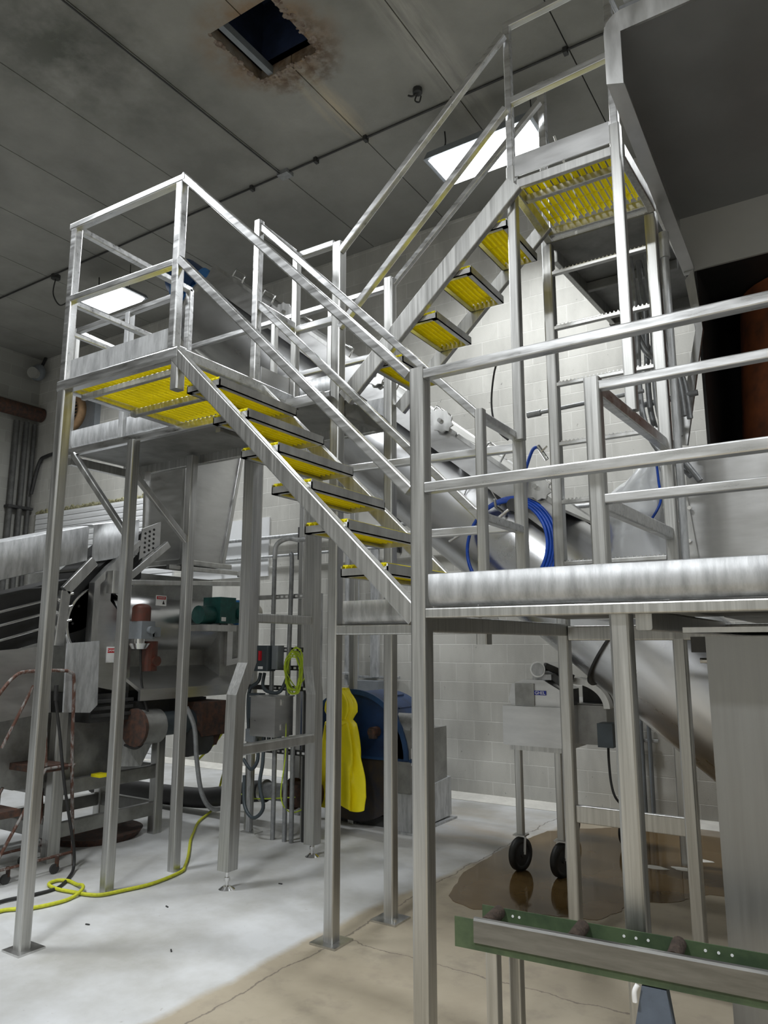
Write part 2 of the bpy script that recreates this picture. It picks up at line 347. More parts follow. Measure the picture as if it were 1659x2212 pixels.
# ragged crumbled concrete lip round the hatch
mb = MB()
for k in range(110):
    t = random.random(); sd = random.choice((0,0,1,1,2)); r = random.uniform(.008,.028)
    p = (hx0 + t*(hx1-hx0), hy1 + random.uniform(-.01,.07)) if sd == 0 else (hx1 + random.uniform(-.01,.07), hy0 + t*(hy1-hy0)) if sd == 1 else (hx0 - random.uniform(0,.03), hy0 + t*(hy1-hy0))
    mb.sphere((p[0],p[1],H+.004), r, (random.uniform(.7,1.6),random.uniform(.7,1.6),.45), 7, 5)
tag(mb.obj('concrete_crumbs', M['crumb']), 'crumbling rusty brown concrete lip around the square ceiling hatch', 'rubble', kind='stuff')
# cove along the back wall foot
mb = MB(); mb.prism([(YW,0),(YW,.075),(YW-.012,.07),(YW-.03,.03),(YW-.075,.006),(YW-.08,0)],'x',XL,XR,True); struct(mb.obj('baseboard_back', M['cove']))
# white ribbed roll-up door on the back wall, foam bead above
mb = MB()
for k in range(42): mb.prism([(YW,.1*k+.002),(YW,.1*k+.1),(YW-.042,.1*k+.1),(YW-.050,.1*k+.06),(YW-.048,.1*k+.008)],'x',-13.1,-9.25)
struct(mb.obj('door_1', M['white']))
mb = MB()
for k in range(330):
    x = -13.1 + 3.9*k/329; mb.sphere((x+random.uniform(-.02,.02),YW-.02,4.225+random.uniform(-.02,.06)*random.random()), random.uniform(.012,.036), (1.6,.7,.9), 6, 4)
struct(mb.obj('trim_2', M['foam']))
# white smooth wall panel
mb = MB(); mb.box((-8.9,YW-.02,2.75),(-7.25,YW,3.62)); mb.box((-8.9,YW-.035,3.0),(-7.25,YW-.02,3.02)); tag(mb.obj('wall_panel', M['white']), 'smooth white panel fixed to the block wall behind the bent-leg frame', 'wall panel')

# ---------------------------------------------------------------- ceiling lights
def light_fixture(x0, x1, y0, y1, z, label, power=150):
    cx = (x0+x1)/2; cy = (y0+y1)/2
    t = thing('ceiling_light', (cx,cy,z), label, 'light', 'suspended ceiling lights')
    mb = MB(); mb.prism([(x0-.02,z),(x1+.02,z),(x1-.03,z+.07),(x0+.03,z+.07)],'y',y0-.02,y1+.02); mb.obj('housing', M['greybox'], t)
    mb = MB(); n = 10
    prof = [(x0+.02,z),(x0+.08,z-.035),(x1-.08,z-.035),(x1-.02,z)]; mb.prism(prof,'y',y0+.02,y1-.02); mb.obj('diffuser', M['lamp'], t)
    la = bpy.data.lights.new('lamp', 'AREA'); la.shape = 'RECTANGLE'; la.size = x1-x0-.12; la.size_y = y1-y0-.1; la.energy = power; la.spread = math.radians(150); la.color = (.95,.98,1)
    lo = bpy.data.objects.new('lamp', la); COL.objects.link(lo); lo.parent = t; lo.location = (0,0,-.045)
    for sx in (x0+.1, x1-.1):
        mb = MB(); mb.tube([(sx,cy,z+.07),(sx+.01,cy,z+.2),(sx,cy,H)], .006, 6); mb.obj('hanger', M['dark'], t)
    mb = MB(); mb.tube([(x0+.05,cy,z+.07),(x0-.08,cy+.05,z+.16),(x0-.02,cy,z+.26),(x0+.1,cy,z+.3),(x0+.1,cy,H)], .008, 6); mb.obj('power_cable', M['black'], t)
light_fixture(-9.60,-8.66,6.36,6.85,6.9,'bright ceiling light hanging at left, seen through the landing railing',95)
light_fixture(-3.52,-2.32,6.30,6.82,6.9,'blazing ceiling light hanging above the upper staircase',85)
for x, y, pw in ((-5.9,1.7,125),(-2.2,-1.6,210),(2.6,1.2,140),(2.4,6.3,90)):  # unseen lamps, added to light the faces turned towards the camera
    light_fixture(x-.6,x+.6,y-.25,y+.25,6.9,'added ceiling light out of view, there to brighten the room',pw)

# ceiling conduit with clips
t = thing('ceiling_conduit', (-5.3,6.15,7.33), 'thin dark conduit clipped along the cross joint of the ceiling', 'conduit')
mb = MB(); mb.cyl((-11.5,6.15,H-.02),(1.5,6.15,H-.02),.012,n=8); mb.obj('conduit_run', M['dark'], t)
for x in (-7.1,-5.9,-4.9,-4.2,-3.1,-1.9):
    mb = MB(); mb.box((x-.02,6.12,H-.06),(x+.02,6.18,H)); mb.obj('clip', M['dark'], t)
mb = MB(); mb.box((-5.46,6.1,H-.05),(-5.3,6.22,H)); tag(mb.obj('junction_box', M['flex']), 'small grey junction box where two ceiling joints cross', 'junction box')
mb = MB(); mb.cyl((-3.35,5.84,H),(-3.35,5.84,H-.05),.05,n=10); mb.tube([(-3.35,5.84,H-.05),(-3.38,5.84,H-.12),(-3.33,5.84,H-.16),(-3.31,5.84,H-.1)],.008,6); mb.tube([(-3.46,5.84,H-.03),(-3.40,5.84,H-.06),(-3.3,5.84,H-.03)],.01,6)
tag(mb.obj('ceiling_hook', M['dark']), 'dark hook hanging from the ceiling left of the bright light', 'hook')
mb = MB(); mb.cyl((-10.0,6.2,H),(-10.0,6.2,H-.06),.07,n=10); mb.tube([(-10.0,6.2,H-.06),(-10.03,6.2,H-.3),(-9.9,6.25,H-.5),(-9.7,6.3,H-.42)],.01,6)
tag(mb.obj('ceiling_socket', M['dark']), 'ceiling socket with a dangling cable near the left light', 'socket')
mb = MB(); mb.tube([(-5.42,6.16,H-.03),(-5.42,4,H-.03),(-5.42,0,H-.03)],.009,6,steps=1); tag(mb.obj('ceiling_wire', M['dark']), 'dark wire running along a ceiling joint from the small junction box', 'wire')

# left-wall pipe, corner pipes, fan, floodlight
mb = MB(); mb.cyl((-13.22,-4,6.19),(-13.22,YW-.02,6.19),.14,n=20)
tag(mb.obj('wall_pipe', M['rust']), 'fat rusty horizontal pipe along the left block wall', 'pipe')
t = thing('corner_piping', (-13.2,8.0,0), 'bundle of dark vertical pipes in the corner of the block walls', 'pipes')
for x, y, r in ((-13.33,7.72,.055),(-13.3,7.9,.05),(-13.3,8.07,.04)):
    mb = MB(); mb.cyl((x,y,0),(x,y,6.0),r,n=14); mb.obj('vertical_pipe', M['dkgrey'], t)
for z in (2.2,4.3):
    mb = MB(); mb.box((-13.4,7.65,z),(-13.24,8.14,z+.05)); mb.obj('pipe_clamp', M['dark'], t)
mb = MB(); mb.tube([(-13.2,8.05,4.6),(-13.1,8.1,5.2),(-12.9,8.12,5.32),(-12.3,8.12,5.35)],.035,10); mb.obj('elbow_pipe', M['dark'], t)
t = thing('exhaust_fan', (-12.0,8.1,5.6), 'brown-rimmed round exhaust fan high on the back wall', 'fan')
mb = MB(); mb.box((-12.28,8.05,5.58),(-11.42,YW,6.42)); mb.obj('backing_plate', M['greybox'], t)
mb = MB(); mb.pipe((-12.0,8.05,6.0),(-12.0,7.9,6.0),.33,.27,28); mb.obj('fan_ring', M['fan'], t)
mb = MB(); mb.cyl((-12.0,8.04,6.0),(-12.0,7.98,6.0),.275,n=28); mb.obj('fan_throat', M['dark'], t)
mb = MB()
for k in range(7): mb.bar((-12.24,7.95,5.80+.065*k),(-11.76,7.95,5.80+.065*k),.01,.02)
mb.obj('guard', M['fan'], t)
t = thing('floodlight', (-13.25,8.0,7.1), 'small round floodlight in the top corner of the room', 'light')
mb = MB(); mb.sphere((-13.15,7.95,7.0),.17,(1,.8,1)); mb.obj('lamp_body', M['greybox'], t)
mb = MB(); mb.cyl((-13.1,7.86,6.95),(-13.06,7.78,6.93),.11,n=18); mb.obj('lens', M['chrome'], t)
mb = MB(); mb.tube([(-13.15,7.98,7.0),(-13.2,8.06,7.2),(-13.2,8.12,7.37)],.03,8,steps=1); mb.obj('bracket', M['dark'], t)

# conduits on the back wall
t = thing('wall_conduit', (-5,8.1,3.3), 'pair of galvanised conduits running level along the back wall', 'conduit')
for z, r in ((3.30,.028),(3.02,.02)):
    mb = MB(); mb.cyl((-8.9,8.09,z),(-1.1,8.09,z),r,n=12); mb.obj('conduit_run', M['galv'], t)
for x in (-8.2,-6.6,-5.0,-3.4,-1.8):
    mb = MB(); mb.box((x-.02,8.05,2.94),(x+.02,YW,3.4)); mb.obj('strut', M['dark'], t)
t = thing('wall_conduit', (-2.05,8.1,0), 'three upright blue-grey conduits on the wall beside the wheeled machine', 'conduit')
for x in (-2.14,-2.06,-1.98):
    mb = MB(); mb.cyl((x,8.09,0),(x,8.09,1.12),.022,n=12); mb.obj('upright_conduit', M['greybox'], t)
mb = MB(); mb.bar((-2.26,8.12,.80),(-1.90,8.12,.80),.04,.03); mb.obj('strut', M['galv'], t)
mb = MB(); mb.box((-2.3,8.06,.98),(-2.19,YW,1.2)); mb.obj('outlet_box', M['galv'], t)
t = thing('valve_piping', (-5.9,8.05,.9), 'thin wall pipes with small yellow-handled valves behind the raincoat', 'pipes')
for x in (-5.98,-5.78,-5.62):
    mb = MB(); mb.cyl((x,8.08,1.1 if x < -5.9 else 1.25),(x,8.08,3.0),.02 if x < -5.9 else .03,n=10); mb.obj('upright_pipe', M['rust'] if x < -5.9 else M['galv'], t)
mb = MB(); mb.bar((-6.0,8.02,1.72),(-5.86,8.0,1.72),.03,.015); mb.obj('valve_handle', M['yellow'], t)
mb = MB(); mb.bar((-6.02,8.05,1.4),(-5.6,8.05,1.4),.03,.03); mb.obj('cross_pipe', M['galv'], t)
t = thing('control_box', (-5.45,8.05,1.1), 'grey electrical box on struts above the blue pump', 'electrical box')
mb = MB(); mb.box((-5.60,7.92,1.02),(-5.18,8.17,1.32)); mb.obj('enclosure', M['greybox'], t)
mb = MB(); mb.bar((-5.7,8.13,1.36),(-5.0,8.13,1.36),.04,.03); mb.obj('strut', M['galv'], t)
mb = MB(); mb.bar((-5.35,8.1,1.36),(-5.35,8.1,3.0),.12,.05); mb.obj('conduit_trunk', M['galv'], t)

# ================================================================ NEAR PLATFORM
t = thing('work_platform', (-1.6,2.84,0), 'stainless work platform at right with galvanised toe plate and square-tube railing', 'platform')
def part(name, m, root=None, **k):
    return m
def post(t, x0, y0, z0, z1, s=.076, name='post', mtl='ssp', cap=True):
    mb = MB(); mb.bar((x0+s/2,y0+s/2,z0),(x0+s/2,y0+s/2,z1),s,s,up=(0,1,0)); return mb.obj(name, M[mtl], t)
def rail(t, a, b2, w=.048, h=None, name='rail', mtl='ssh', up=(0,0,1)):
    mb = MB(); mb.bar(a,b2,w,h or w,up=up); return mb.obj(name, M[mtl], t)
def baseplate(par, x, y, s=.16, bolts=True):
    mb = MB(); mb.box((x-s/2,y-s/2,0),(x+s/2,y+s/2,.012)); o = mb.obj('base_plate', M['ss'], par)
    return o
p = post(t,-1.667,2.80,0,3.02); baseplate(p,-1.63,2.84)
post(t,-.82,2.84,0,1.884); post(t,.95,2.80,0,3.02)
post(t,-1.675,3.50,1.93,3.02,.05); post(t,-1.685,4.03,1.93,3.02,.066); post(t,-1.03,3.35,1.93,3.02,.074)
rail(t,(-1.59,2.826,2.985),(.95,2.826,2.985),.052,.046,'top_rail'); rail(t,(-1.59,2.826,2.455),(.95,2.826,2.455),.052,.048,'mid_rail')
rail(t,(-1.65,3.55,2.985),(-1.65,4.03,2.985),.048,.048,'side_rail'); rail(t,(-1.65,3.55,2.43),(-1.65,4.03,2.43),.048,.048,'side_rail')
rail(t,(-.958,3.385,2.978),(1.2,3.385,2.978),.05,.045,'inner_rail'); rail(t,(-.958,3.385,2.43),(1.2,3.385,2.43),.05,.045,'inner_rail')
rail(t,(-.99,3.42,2.975),(-.94,4.60,2.975),.05,.07,'side_rail'); rail(t,(-.99,3.42,2.42),(-.94,4.60,2.42),.05,.07,'side_rail')
rail(t,(-2.86,3.955,2.93),(-1.68,4.06,2.93),.048,.05,'rear_rail'); rail(t,(-2.86,3.955,2.45),(-1.68,4.06,2.45),.048,.05,'rear_rail')
rail(t,(-1.59,2.84,1.903),(1.3,2.84,1.903),.08,.042,'edge_beam','ssp')
rail(t,(-1.63,2.878,1.86),(-1.62,4.60,1.86),.06,.075,'cross_beam','ssp'); rail(t,(-.70,2.88,1.86),(-.70,4.60,1.86),.06,.075,'cross_beam','ssp')
rail(t,(-2.86,3.91,1.86),(-1.66,3.91,1.86),.06,.06,'cross_beam','ssp'); rail(t,(-1.585,4.63,1.84),(1.2,4.63,1.84),.06,.09,'cross_beam','ssp')
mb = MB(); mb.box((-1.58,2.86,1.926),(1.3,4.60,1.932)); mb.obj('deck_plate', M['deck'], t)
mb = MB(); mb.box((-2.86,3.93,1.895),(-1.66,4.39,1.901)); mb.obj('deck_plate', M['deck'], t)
def toeprof(y, z0, z1):   # (y,z): plain upright with a rolled foot
    pr = [(y,z1),(y,z0+.05)] + [(y+.045*(1-math.cos(a)), z0+.05-.05*math.sin(a)) for a in (.4,.8,1.2,1.5)]
    return pr + [(q[0]+.006, q[1]+.004) for q in reversed(pr)]
mb = MB(); pr = toeprof(2.80,1.932,2.067); mb.prism(pr,'x',-1.575,1.3,True); mb.obj('toe_plate', M['galv'], t)
mb = MB(); mb.prism(toeprof(3.87,1.90,2.04),'x',-2.80,-1.74,True); mb.obj('toe_plate', M['galv'], t)
mb = MB(); mb.bar((-1.66,3.53,1.77),(-1.66,3.53,1.90),.065,.065,up=(0,1,0)); mb.obj('stub_leg', M['ssp'], t)

# ================================================================ MEZZANINE (galvanised walkway)
t = thing('mezzanine_walkway', (-4.3,4.1,0), 'high galvanised walkway on square posts behind the yellow-grated landing', 'walkway')
p = post(t,-2.936,3.88,0,4.575); baseplate(p,-2.90,3.92,.19)
mb = MB(); mb.cyl((-2.78,4.36,.012),(-2.78,4.36,.03),.012,n=6); 
p = post(t,-2.832,4.39,0,4.50,.074); baseplate(p,-2.80,4.43,.19)
mb = MB(); mb.cyl((-2.73,4.37,.012),(-2.73,4.37,.035),.014,n=6); mb.obj('anchor_bolt', M['ss'], p)
mb = MB(); mb.box((-2.95,3.86,3.39),(-2.75,4.47,3.40))
post(t,-4.87,3.745,0,3.39); post(t,-4.855,4.36,0,3.39); post(t,-5.78,4.42,3.39,4.5,.05); post(t,-5.78,3.79,3.39,4.57,.05)
post(t,-5.06,3.79,3.45,4.55,.062,mtl='galv'); post(t,-4.02,4.47,3.45,4.46,.048); post(t,-3.42,4.47,3.45,4.46,.048)
rail(t,(-5.78,3.815,3.42),(-2.936,3.815,3.42),.05,.066,'edge_beam'); rail(t,(-5.78,4.495,3.38),(-2.832,4.495,3.38),.05,.09,'edge_beam','ssp')
rail(t,(-5.755,3.84,3.36),(-5.755,4.47,3.36),.05,.08,'end_beam','ssp'); rail(t,(-2.88,3.956,3.36),(-2.86,4.39,3.36),.06,.12,'end_beam','deck')
rail(t,(-3.95,3.84,3.37),(-3.95,4.47,3.37),.05,.07,'end_beam','deck')
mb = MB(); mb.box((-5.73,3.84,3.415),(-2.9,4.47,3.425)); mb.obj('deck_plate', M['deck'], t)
mb = MB(); mb.prism(toeprof(3.82,3.455,3.62),'x',-5.73,-4.42,True); mb.obj('kick_plate', M['galv'], t)
mb = MB(); mb.prism(toeprof(3.90,3.455,3.60),'x',-3.22,-2.95,True); mb.obj('kick_plate', M['galv'], t)
mb = MB(); mb.box((-5.7,4.50,3.425),(-2.84,4.506,3.60)); mb.obj('kick_plate', M['galv'], t)
rail(t,(-5.75,3.815,4.55),(-4.4,3.815,4.55),.045,.045,'railing_bar'); rail(t,(-5.75,3.83,4.55),(-5.75,4.47,4.52),.045,.045,'railing_bar')
rail(t,(-5.75,4.49,4.47),(-2.83,4.49,4.47),.045,.045,'railing_bar'); rail(t,(-5.75,4.49,3.94),(-2.83,4.49,3.94),.045,.045,'railing_bar'); rail(t,(-5.75,3.815,4.05),(-4.4,3.815,4.05),.045,.045,'railing_bar')
rail(t,(-3.27,3.90,4.575),(-2.93,3.905,4.575),.05,.05,'railing_bar'); rail(t,(-3.27,3.90,4.0),(-2.93,3.905,4.0),.05,.05,'railing_bar')
post(t,-3.295,3.875,3.40,4.60,.05)
rail(t,(-3.27,3.90,3.45),(-2.936,3.90,3.45),.05,.06,'edge_beam')
rail(t,(-5.64,3.80,3.39),(-4.87,3.80,2.62),.045,.05,'diagonal_brace','ss'); rail(t,(-4.83,3.80,3.12),(-4.82,4.37,2.64),.045,.05,'diagonal_brace','ss')
mb = MB(); mb.box((-5.62,4.40,3.26),(-5.44,4.47,3.34)); mb.obj('tube_stub', M['ss'], t)
# little white duct seen above the landing
# ================================================================ LANDING
t = thing('stair_landing', (-4.36,2.84,0), 'high stair landing with yellow bar grating, seen from below, on a tall left post', 'landing')
p = post(t,-4.393,2.80,0,3.43,.074); baseplate(p,-4.355,2.85,.17)
post(t,-4.39,2.805,3.50,4.62,.058,'rail_post','ssh'); post(t,-3.335,2.805,3.50,4.60,.056,'rail_post','ssh')
post(t,-4.39,3.85,3.50,4.60,.05,'rail_post','ssh'); post(t,-3.33,3.50,3.50,4.68,.052,'rail_post','ssh')
rail(t,(-4.40,2.83,4.63),(-3.26,2.83,4.60),.056,.045,'top_rail'); rail(t,(-4.34,2.83,4.085),(-3.33,2.83,4.05),.05,.045,'mid_rail')
rail(t,(-4.365,2.86,4.62),(-4.365,3.88,4.60),.05,.045,'top_rail'); rail(t,(-4.365,2.86,4.07),(-4.365,3.88,4.07),.045,.04,'mid_rail'); rail(t,(-4.365,2.86,3.85),(-4.365,3.85,3.85),.03,.03,'mid_rail')
rail(t,(-3.30,3.55,4.64),(-3.28,3.88,4.60),.045,.05,'top_rail'); rail(t,(-3.30,3.55,4.06),(-3.28,3.88,4.03),.045,.05,'mid_rail')
rail(t,(-4.40,2.835,3.467),(-3.245,2.835,3.457),.07,.072,'edge_beam'); rail(t,(-4.365,2.87,3.465),(-4.365,3.87,3.455),.06,.06,'edge_beam')
rail(t,(-3.275,2.87,3.465),(-3.275,3.88,3.465),.05,.07,'edge_beam'); rail(t,(-4.36,3.86,3.44),(-3.25,3.86,3.44),.05,.06,'edge_beam','ssp')
rail(t,(-4.33,3.37,3.415),(-3.3,3.37,3.415),.05,.05,'support_beam','ssp'); rail(t,(-4.33,2.955,3.42),(-3.3,2.955,3.42),.03,.04,'support_beam','ssp')
mb = MB(); mb.box((-4.29,2.815,3.505),(-3.345,2.822,3.632)); mb.obj('toe_plate', M['galv'], t)
mb = MB(); mb.box((-3.30,3.58,3.50),(-3.293,3.87,3.63)); mb.obj('toe_plate', M['sheet'], t)
mb = MB(); mb.box((-4.35,2.9,3.50),(-4.343,3.83,3.60)); mb.obj('toe_plate', M['sheet'], t)
mb = MB(); mb.bar((-3.265,2.835,3.235),(-3.265,2.835,3.43),.062,.062,up=(0,1,0)); mb.obj('stub_leg', M['ss'], t)
def grating_y(x0, x1, y0, y1, zt, pitch, w, h=.026, rods=.15):
    mb = MB(); n = int((x1-x0)/pitch)
    for k in range(n+1):
        x = x0 + k*pitch; mb.prism([(x,zt),(x+w,zt),(x+w,zt-.005),(x+w*.62,zt-.007),(x+w*.62,zt-h),(x+w*.38,zt-h),(x+w*.38,zt-.007),(x,zt-.005)],'y',y0,y1)
    m = int((y1-y0)/rods)
    for k in range(1, m+1): mb.cyl((x0,y0+k*rods-.07,zt-h*.6),(x1,y0+k*rods-.07,zt-h*.6),.004,n=6)
    return mb
grating_y(-4.325,-3.31,2.92,3.84,3.492,.0455,.026,.024).obj('grating', M['yellow'], t)

# ================================================================ LOWER STAIR
t = thing('lower_staircase', (-2.5,3.2,1.93), 'steep lower staircase with yellow-grated treads rising left to the landing', 'staircase')
def stair_tread(t, x0, x1, y0, y1, zt, h=.052):
    mb = MB(); th = .006
    mb.box((x0,y0,zt-h),(x0+th,y1,zt)); mb.box((x1-th,y0,zt-h),(x1,y1,zt)); mb.box((x0,y0,zt-h),(x1,y0+th,zt-.012)); mb.box((x0,y1-th,zt-h),(x1,y1,zt-.012))
    mb.box((x0,y0,zt-h),(x0+.035,y1,zt-h+th)); mb.box((x1-.035,y0,zt-h),(x1,y1,zt-h+th)); mb.box((x0,y0,zt-h),(x1,y0+.03,zt-h+th))
    tr = mb.obj('tread', M['ss'], t)
    mb = MB(); n = 7; pit = (x1-x0-2*th-.002)/n
    for k in range(n):
        x = x0+th+.001+k*pit; w = pit*.82; z = zt+.006
        mb.prism([(x,z),(x+w,z),(x+w,z-.006),(x+w*.60,z-.009),(x+w*.60,z-.034),(x+w*.40,z-.034),(x+w*.40,z-.009),(x,z-.006)],'y',y0+.008,y1-.008)
    for yy in (.18,.5,.82):
        mb.cyl((x0+th,y0+(y1-y0)*yy,zt-.018),(x1-th,y0+(y1-y0)*yy,zt-.018),.004,n=6)
    mb.obj('grating', M['yellow'], tr)
    return tr
for k in range(6):
    nose = -2.944 + .2245*k; stair_tread(t, nose-.265, nose, 2.862, 3.54, 3.262-.225*k)
def slope_pts(x0,z0,x1,z1,y,h):    # z's are of the top edge; returns centre line
    L2 = math.hypot(x1-x0,z1-z0); nx = (z1-z0)/L2; nz = -(x1-x0)/L2
    if nz > 0: nx, nz = -nx, -nz
    return (x0+nx*h/2,y,z0+nz*h/2),(x1+nx*h/2,y,z1+nz*h/2)
a,b2 = slope_pts(-3.245,3.482,-1.62,1.915,2.83,.085); rail(t,a,b2,.055,.085,'stringer','ssp')
a,b2 = slope_pts(-3.30,3.53,-1.66,1.945,3.56,.085); rail(t,a,b2,.045,.085,'stringer','ssp')
a,b2 = slope_pts(-3.27,4.635,-1.66,3.015,2.83,.05); rail(t,a,b2,.052,.05,'handrail'); a,b2 = slope_pts(-3.27,4.08,-1.66,2.47,2.83,.05); rail(t,a,b2,.048,.05,'handrail')
a,b2 = slope_pts(-3.30,4.68,-1.65,3.01,3.535,.045); rail(t,a,b2,.045,.045,'handrail'); a,b2 = slope_pts(-3.30,4.10,-1.65,2.45,3.535,.045); rail(t,a,b2,.045,.045,'handrail')

# ================================================================ UPPER STAIR
t = thing('upper_staircase', (-2.2,4.2,3.4), 'short upper staircase with yellow treads climbing right towards the bright light', 'staircase')
for k in range(4): stair_tread(t, -2.63+.25*k, -2.378+.25*k, 3.925, 4.43, 3.635+.24*k)
a,b2 = slope_pts(-2.86,3.45,-1.60,4.59,3.90,.125); rail(t,a,b2,.045,.125,'stringer','ssp')
a,b2 = slope_pts(-2.76,3.50,-1.60,4.59,4.455,.10); rail(t,a,b2,.04,.10,'stringer','ssp')
rail(t,(-2.87,3.90,4.50),(-1.60,3.90,5.61),.045,.045,'handrail'); rail(t,(-2.87,3.90,3.93),(-1.60,3.90,5.08),.045,.045,'handrail')
rail(t,(-2.78,4.44,4.45),(-1.60,4.52,5.55),.04,.04,'handrail')

# ================================================================ UPPER PLATFORM
t = thing('upper_platform', (-1.6,3.96,3.0), 'highest small platform with yellow grating floor beside the big hood', 'platform')
mb = MB(); mb.bar((-1.615,3.99,2.955),(-1.60,3.965,4.70),.06,.06,up=(0,1,0)); mb.obj('post', M['ssp'], t)
mb = MB(); mb.bar((-1.60,3.96,4.70),(-1.60,3.96,5.74),.046,.046,up=(0,1,0)); mb.obj('rail_post', M['ssh'], t)
mb = MB(); mb.bar((-.955,3.96,3.01),(-.955,3.96,4.73),.06,.06,up=(0,1,0)); mb.obj('post', M['ssp'], t)
mb = MB(); mb.bar((-.955,3.96,4.73),(-.955,3.96,5.8),.046,.046,up=(0,1,0)); mb.obj('rail_post', M['ssh'], t)
mb = MB(); mb.bar((-1.62,4.63,4.62),(-1.62,4.63,5.78),.055,.055,up=(0,1,0)); mb.obj('rail_post', M['ssh'], t)
rail(t,(-1.60,3.96,5.72),(-.955,3.96,5.74),.045,.045,'top_rail'); rail(t,(-1.60,3.96,5.16),(-.955,3.96,5.20),.045,.05,'mid_rail')
mb = MB(); mb.box((-1.575,3.945,4.625),(-.985,3.953,4.765)); mb.obj('toe_plate', M['sheet'], t)
rail(t,(-1.57,3.975,4.585),(-.985,3.975,4.585),.03,.06,'edge_beam','ssp'); rail(t,(-1.595,3.99,4.58),(-1.60,4.60,4.55),.05,.09,'edge_beam','ssp'); rail(t,(-.94,3.99,4.58),(-.91,4.60,4.55),.05,.09,'edge_beam','ssp')
rail(t,(-1.59,4.575,4.56),(-.93,4.575,4.56),.04,.06,'edge_beam','ssp'); rail(t,(-1.57,4.13,4.57),(-.96,4.13,4.57),.035,.05,'support_beam','ssp')
grating_y(-1.565,-.985,3.99,4.56,4.622,.043,.031,rods=.14).obj('grating', M['yellow'], t)
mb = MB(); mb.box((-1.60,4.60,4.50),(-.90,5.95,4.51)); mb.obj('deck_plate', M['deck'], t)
rail(t,(-1.60,4.70,4.46),(-1.55,5.97,4.46),.04,.10,'edge_beam','ssp'); rail(t,(-1.58,5.97,4.46),(-.90,5.97,4.46),.04,.10,'edge_beam','deck'); rail(t,(-1.58,5.3,4.46),(-.9,5.3,4.46),.04,.07,'support_beam','deck')
mb = MB(); mb.tube([(-1.55,4.66,5.35),(-1.50,4.68,5.15),(-1.46,4.7,5.05),(-1.44,4.7,4.9),(-1.44,4.7,4.55)],.008,6); tag(mb.obj('loose_cable', M['label']), 'thin pale cable dangling behind the highest platform', 'cable')

# ================================================================ LADDER
t = thing('access_ladder', (-1.27,4.62,0), 'fixed stainless ladder with serrated rungs up to the highest platform', 'ladder')
post(t,-1.66,4.60,0,4.55,.072,'side_post'); post(t,-.965,4.60,0,4.52,.072,'side_post')
for z in (2.28,2.68,3.07,3.48,3.88,4.28):
    mb = MB(); mb.bar((-1.59,4.62,z),(-.965,4.62,z),.035,.026)
    for k in range(24): x = -1.58+.0256*k; mb.prism([(x,z+.012),(x+.016,z+.012),(x+.008,z+.024)],'y',4.605,4.635)
    mb.obj('rung', M['ss'], t)
mb = MB(); mb.bar((-1.59,4.64,.76),(-.965,4.64,.76),.04,.10); mb.obj('tie_beam', M['ssp'], t)
t = thing('riser_conduit', (-.86,4.64,1.9), 'galvanised conduit strapped beside the right ladder post', 'conduit')
mb = MB(); mb.cyl((-.865,4.64,1.95),(-.855,4.62,4.25),.024,n=14); mb.obj('conduit_run', M['galv'], t)
mb = MB(); mb.cyl((-.855,4.62,4.18),(-.855,4.62,4.35),.032,n=14); mb.obj('coupling', M['galv'], t)
t = thing('cable_bundle', (-.95,5.0,2.9), 'bundle of thick grey flexible conduits drooping behind the ladder', 'cables')
for k,(x,y) in enumerate(((-1.16,5.0),(-1.12,5.08),(-1.06,5.02),(-.97,5.05),(-.93,4.95),(-.90,5.02),(-.88,5.1))):
    dz = .05*k
    mb = MB()
    if k < 3: mb.tube([(x,y,4.45),(x+.02,y,4.0),(x+.01,y,3.5),(x+.03,y,3.25),(x+.10,y,3.05),(x+.25,y-.02,2.9-dz)],.02,8)
    elif k < 5: mb.tube([(x,y,4.45),(x-.01,y,4.0),(x+.02,y,3.6),(x+.03,y,3.3-dz)],.017,8)
    else: mb.tube([(x-.3,y,3.85+dz),(x-.2,y,3.75),(x-.05,y,3.62),(x,y,3.5),(x+.02,y,3.25)],.02,8)
    mb.obj('flexible_conduit', M['flex'], t)
mb = MB(); mb.cyl((-1.25,5.1,3.39),(-.8,5.1,3.42),.02,n=10); mb.obj('support_tube', M['flex'], t)
t = thing('wall_tube', (-1.6,4.9,3.3), 'level thin tube with coupling crossing behind the ladder', 'pipe')
mb = MB(); mb.cyl((-1.92,4.9,3.40),(-1.1,4.9,3.43),.014,n=10); mb.obj('tube_run', M['flex'], t)
mb = MB(); mb.cyl((-1.92,4.9,3.40),(-1.82,4.9,3.403),.022,n=10); mb.obj('coupling', M['flex'], t)
mb = MB(); mb.tube([(-1.80,4.2,3.62),(-1.88,4.25,3.52),(-1.93,4.3,3.32),(-1.90,4.3,3.15),(-1.82,4.3,3.06)],.007,6); tag(mb.obj('black_wire', M['black']), 'thin black wire looping beside the front post of the highest platform', 'wire')

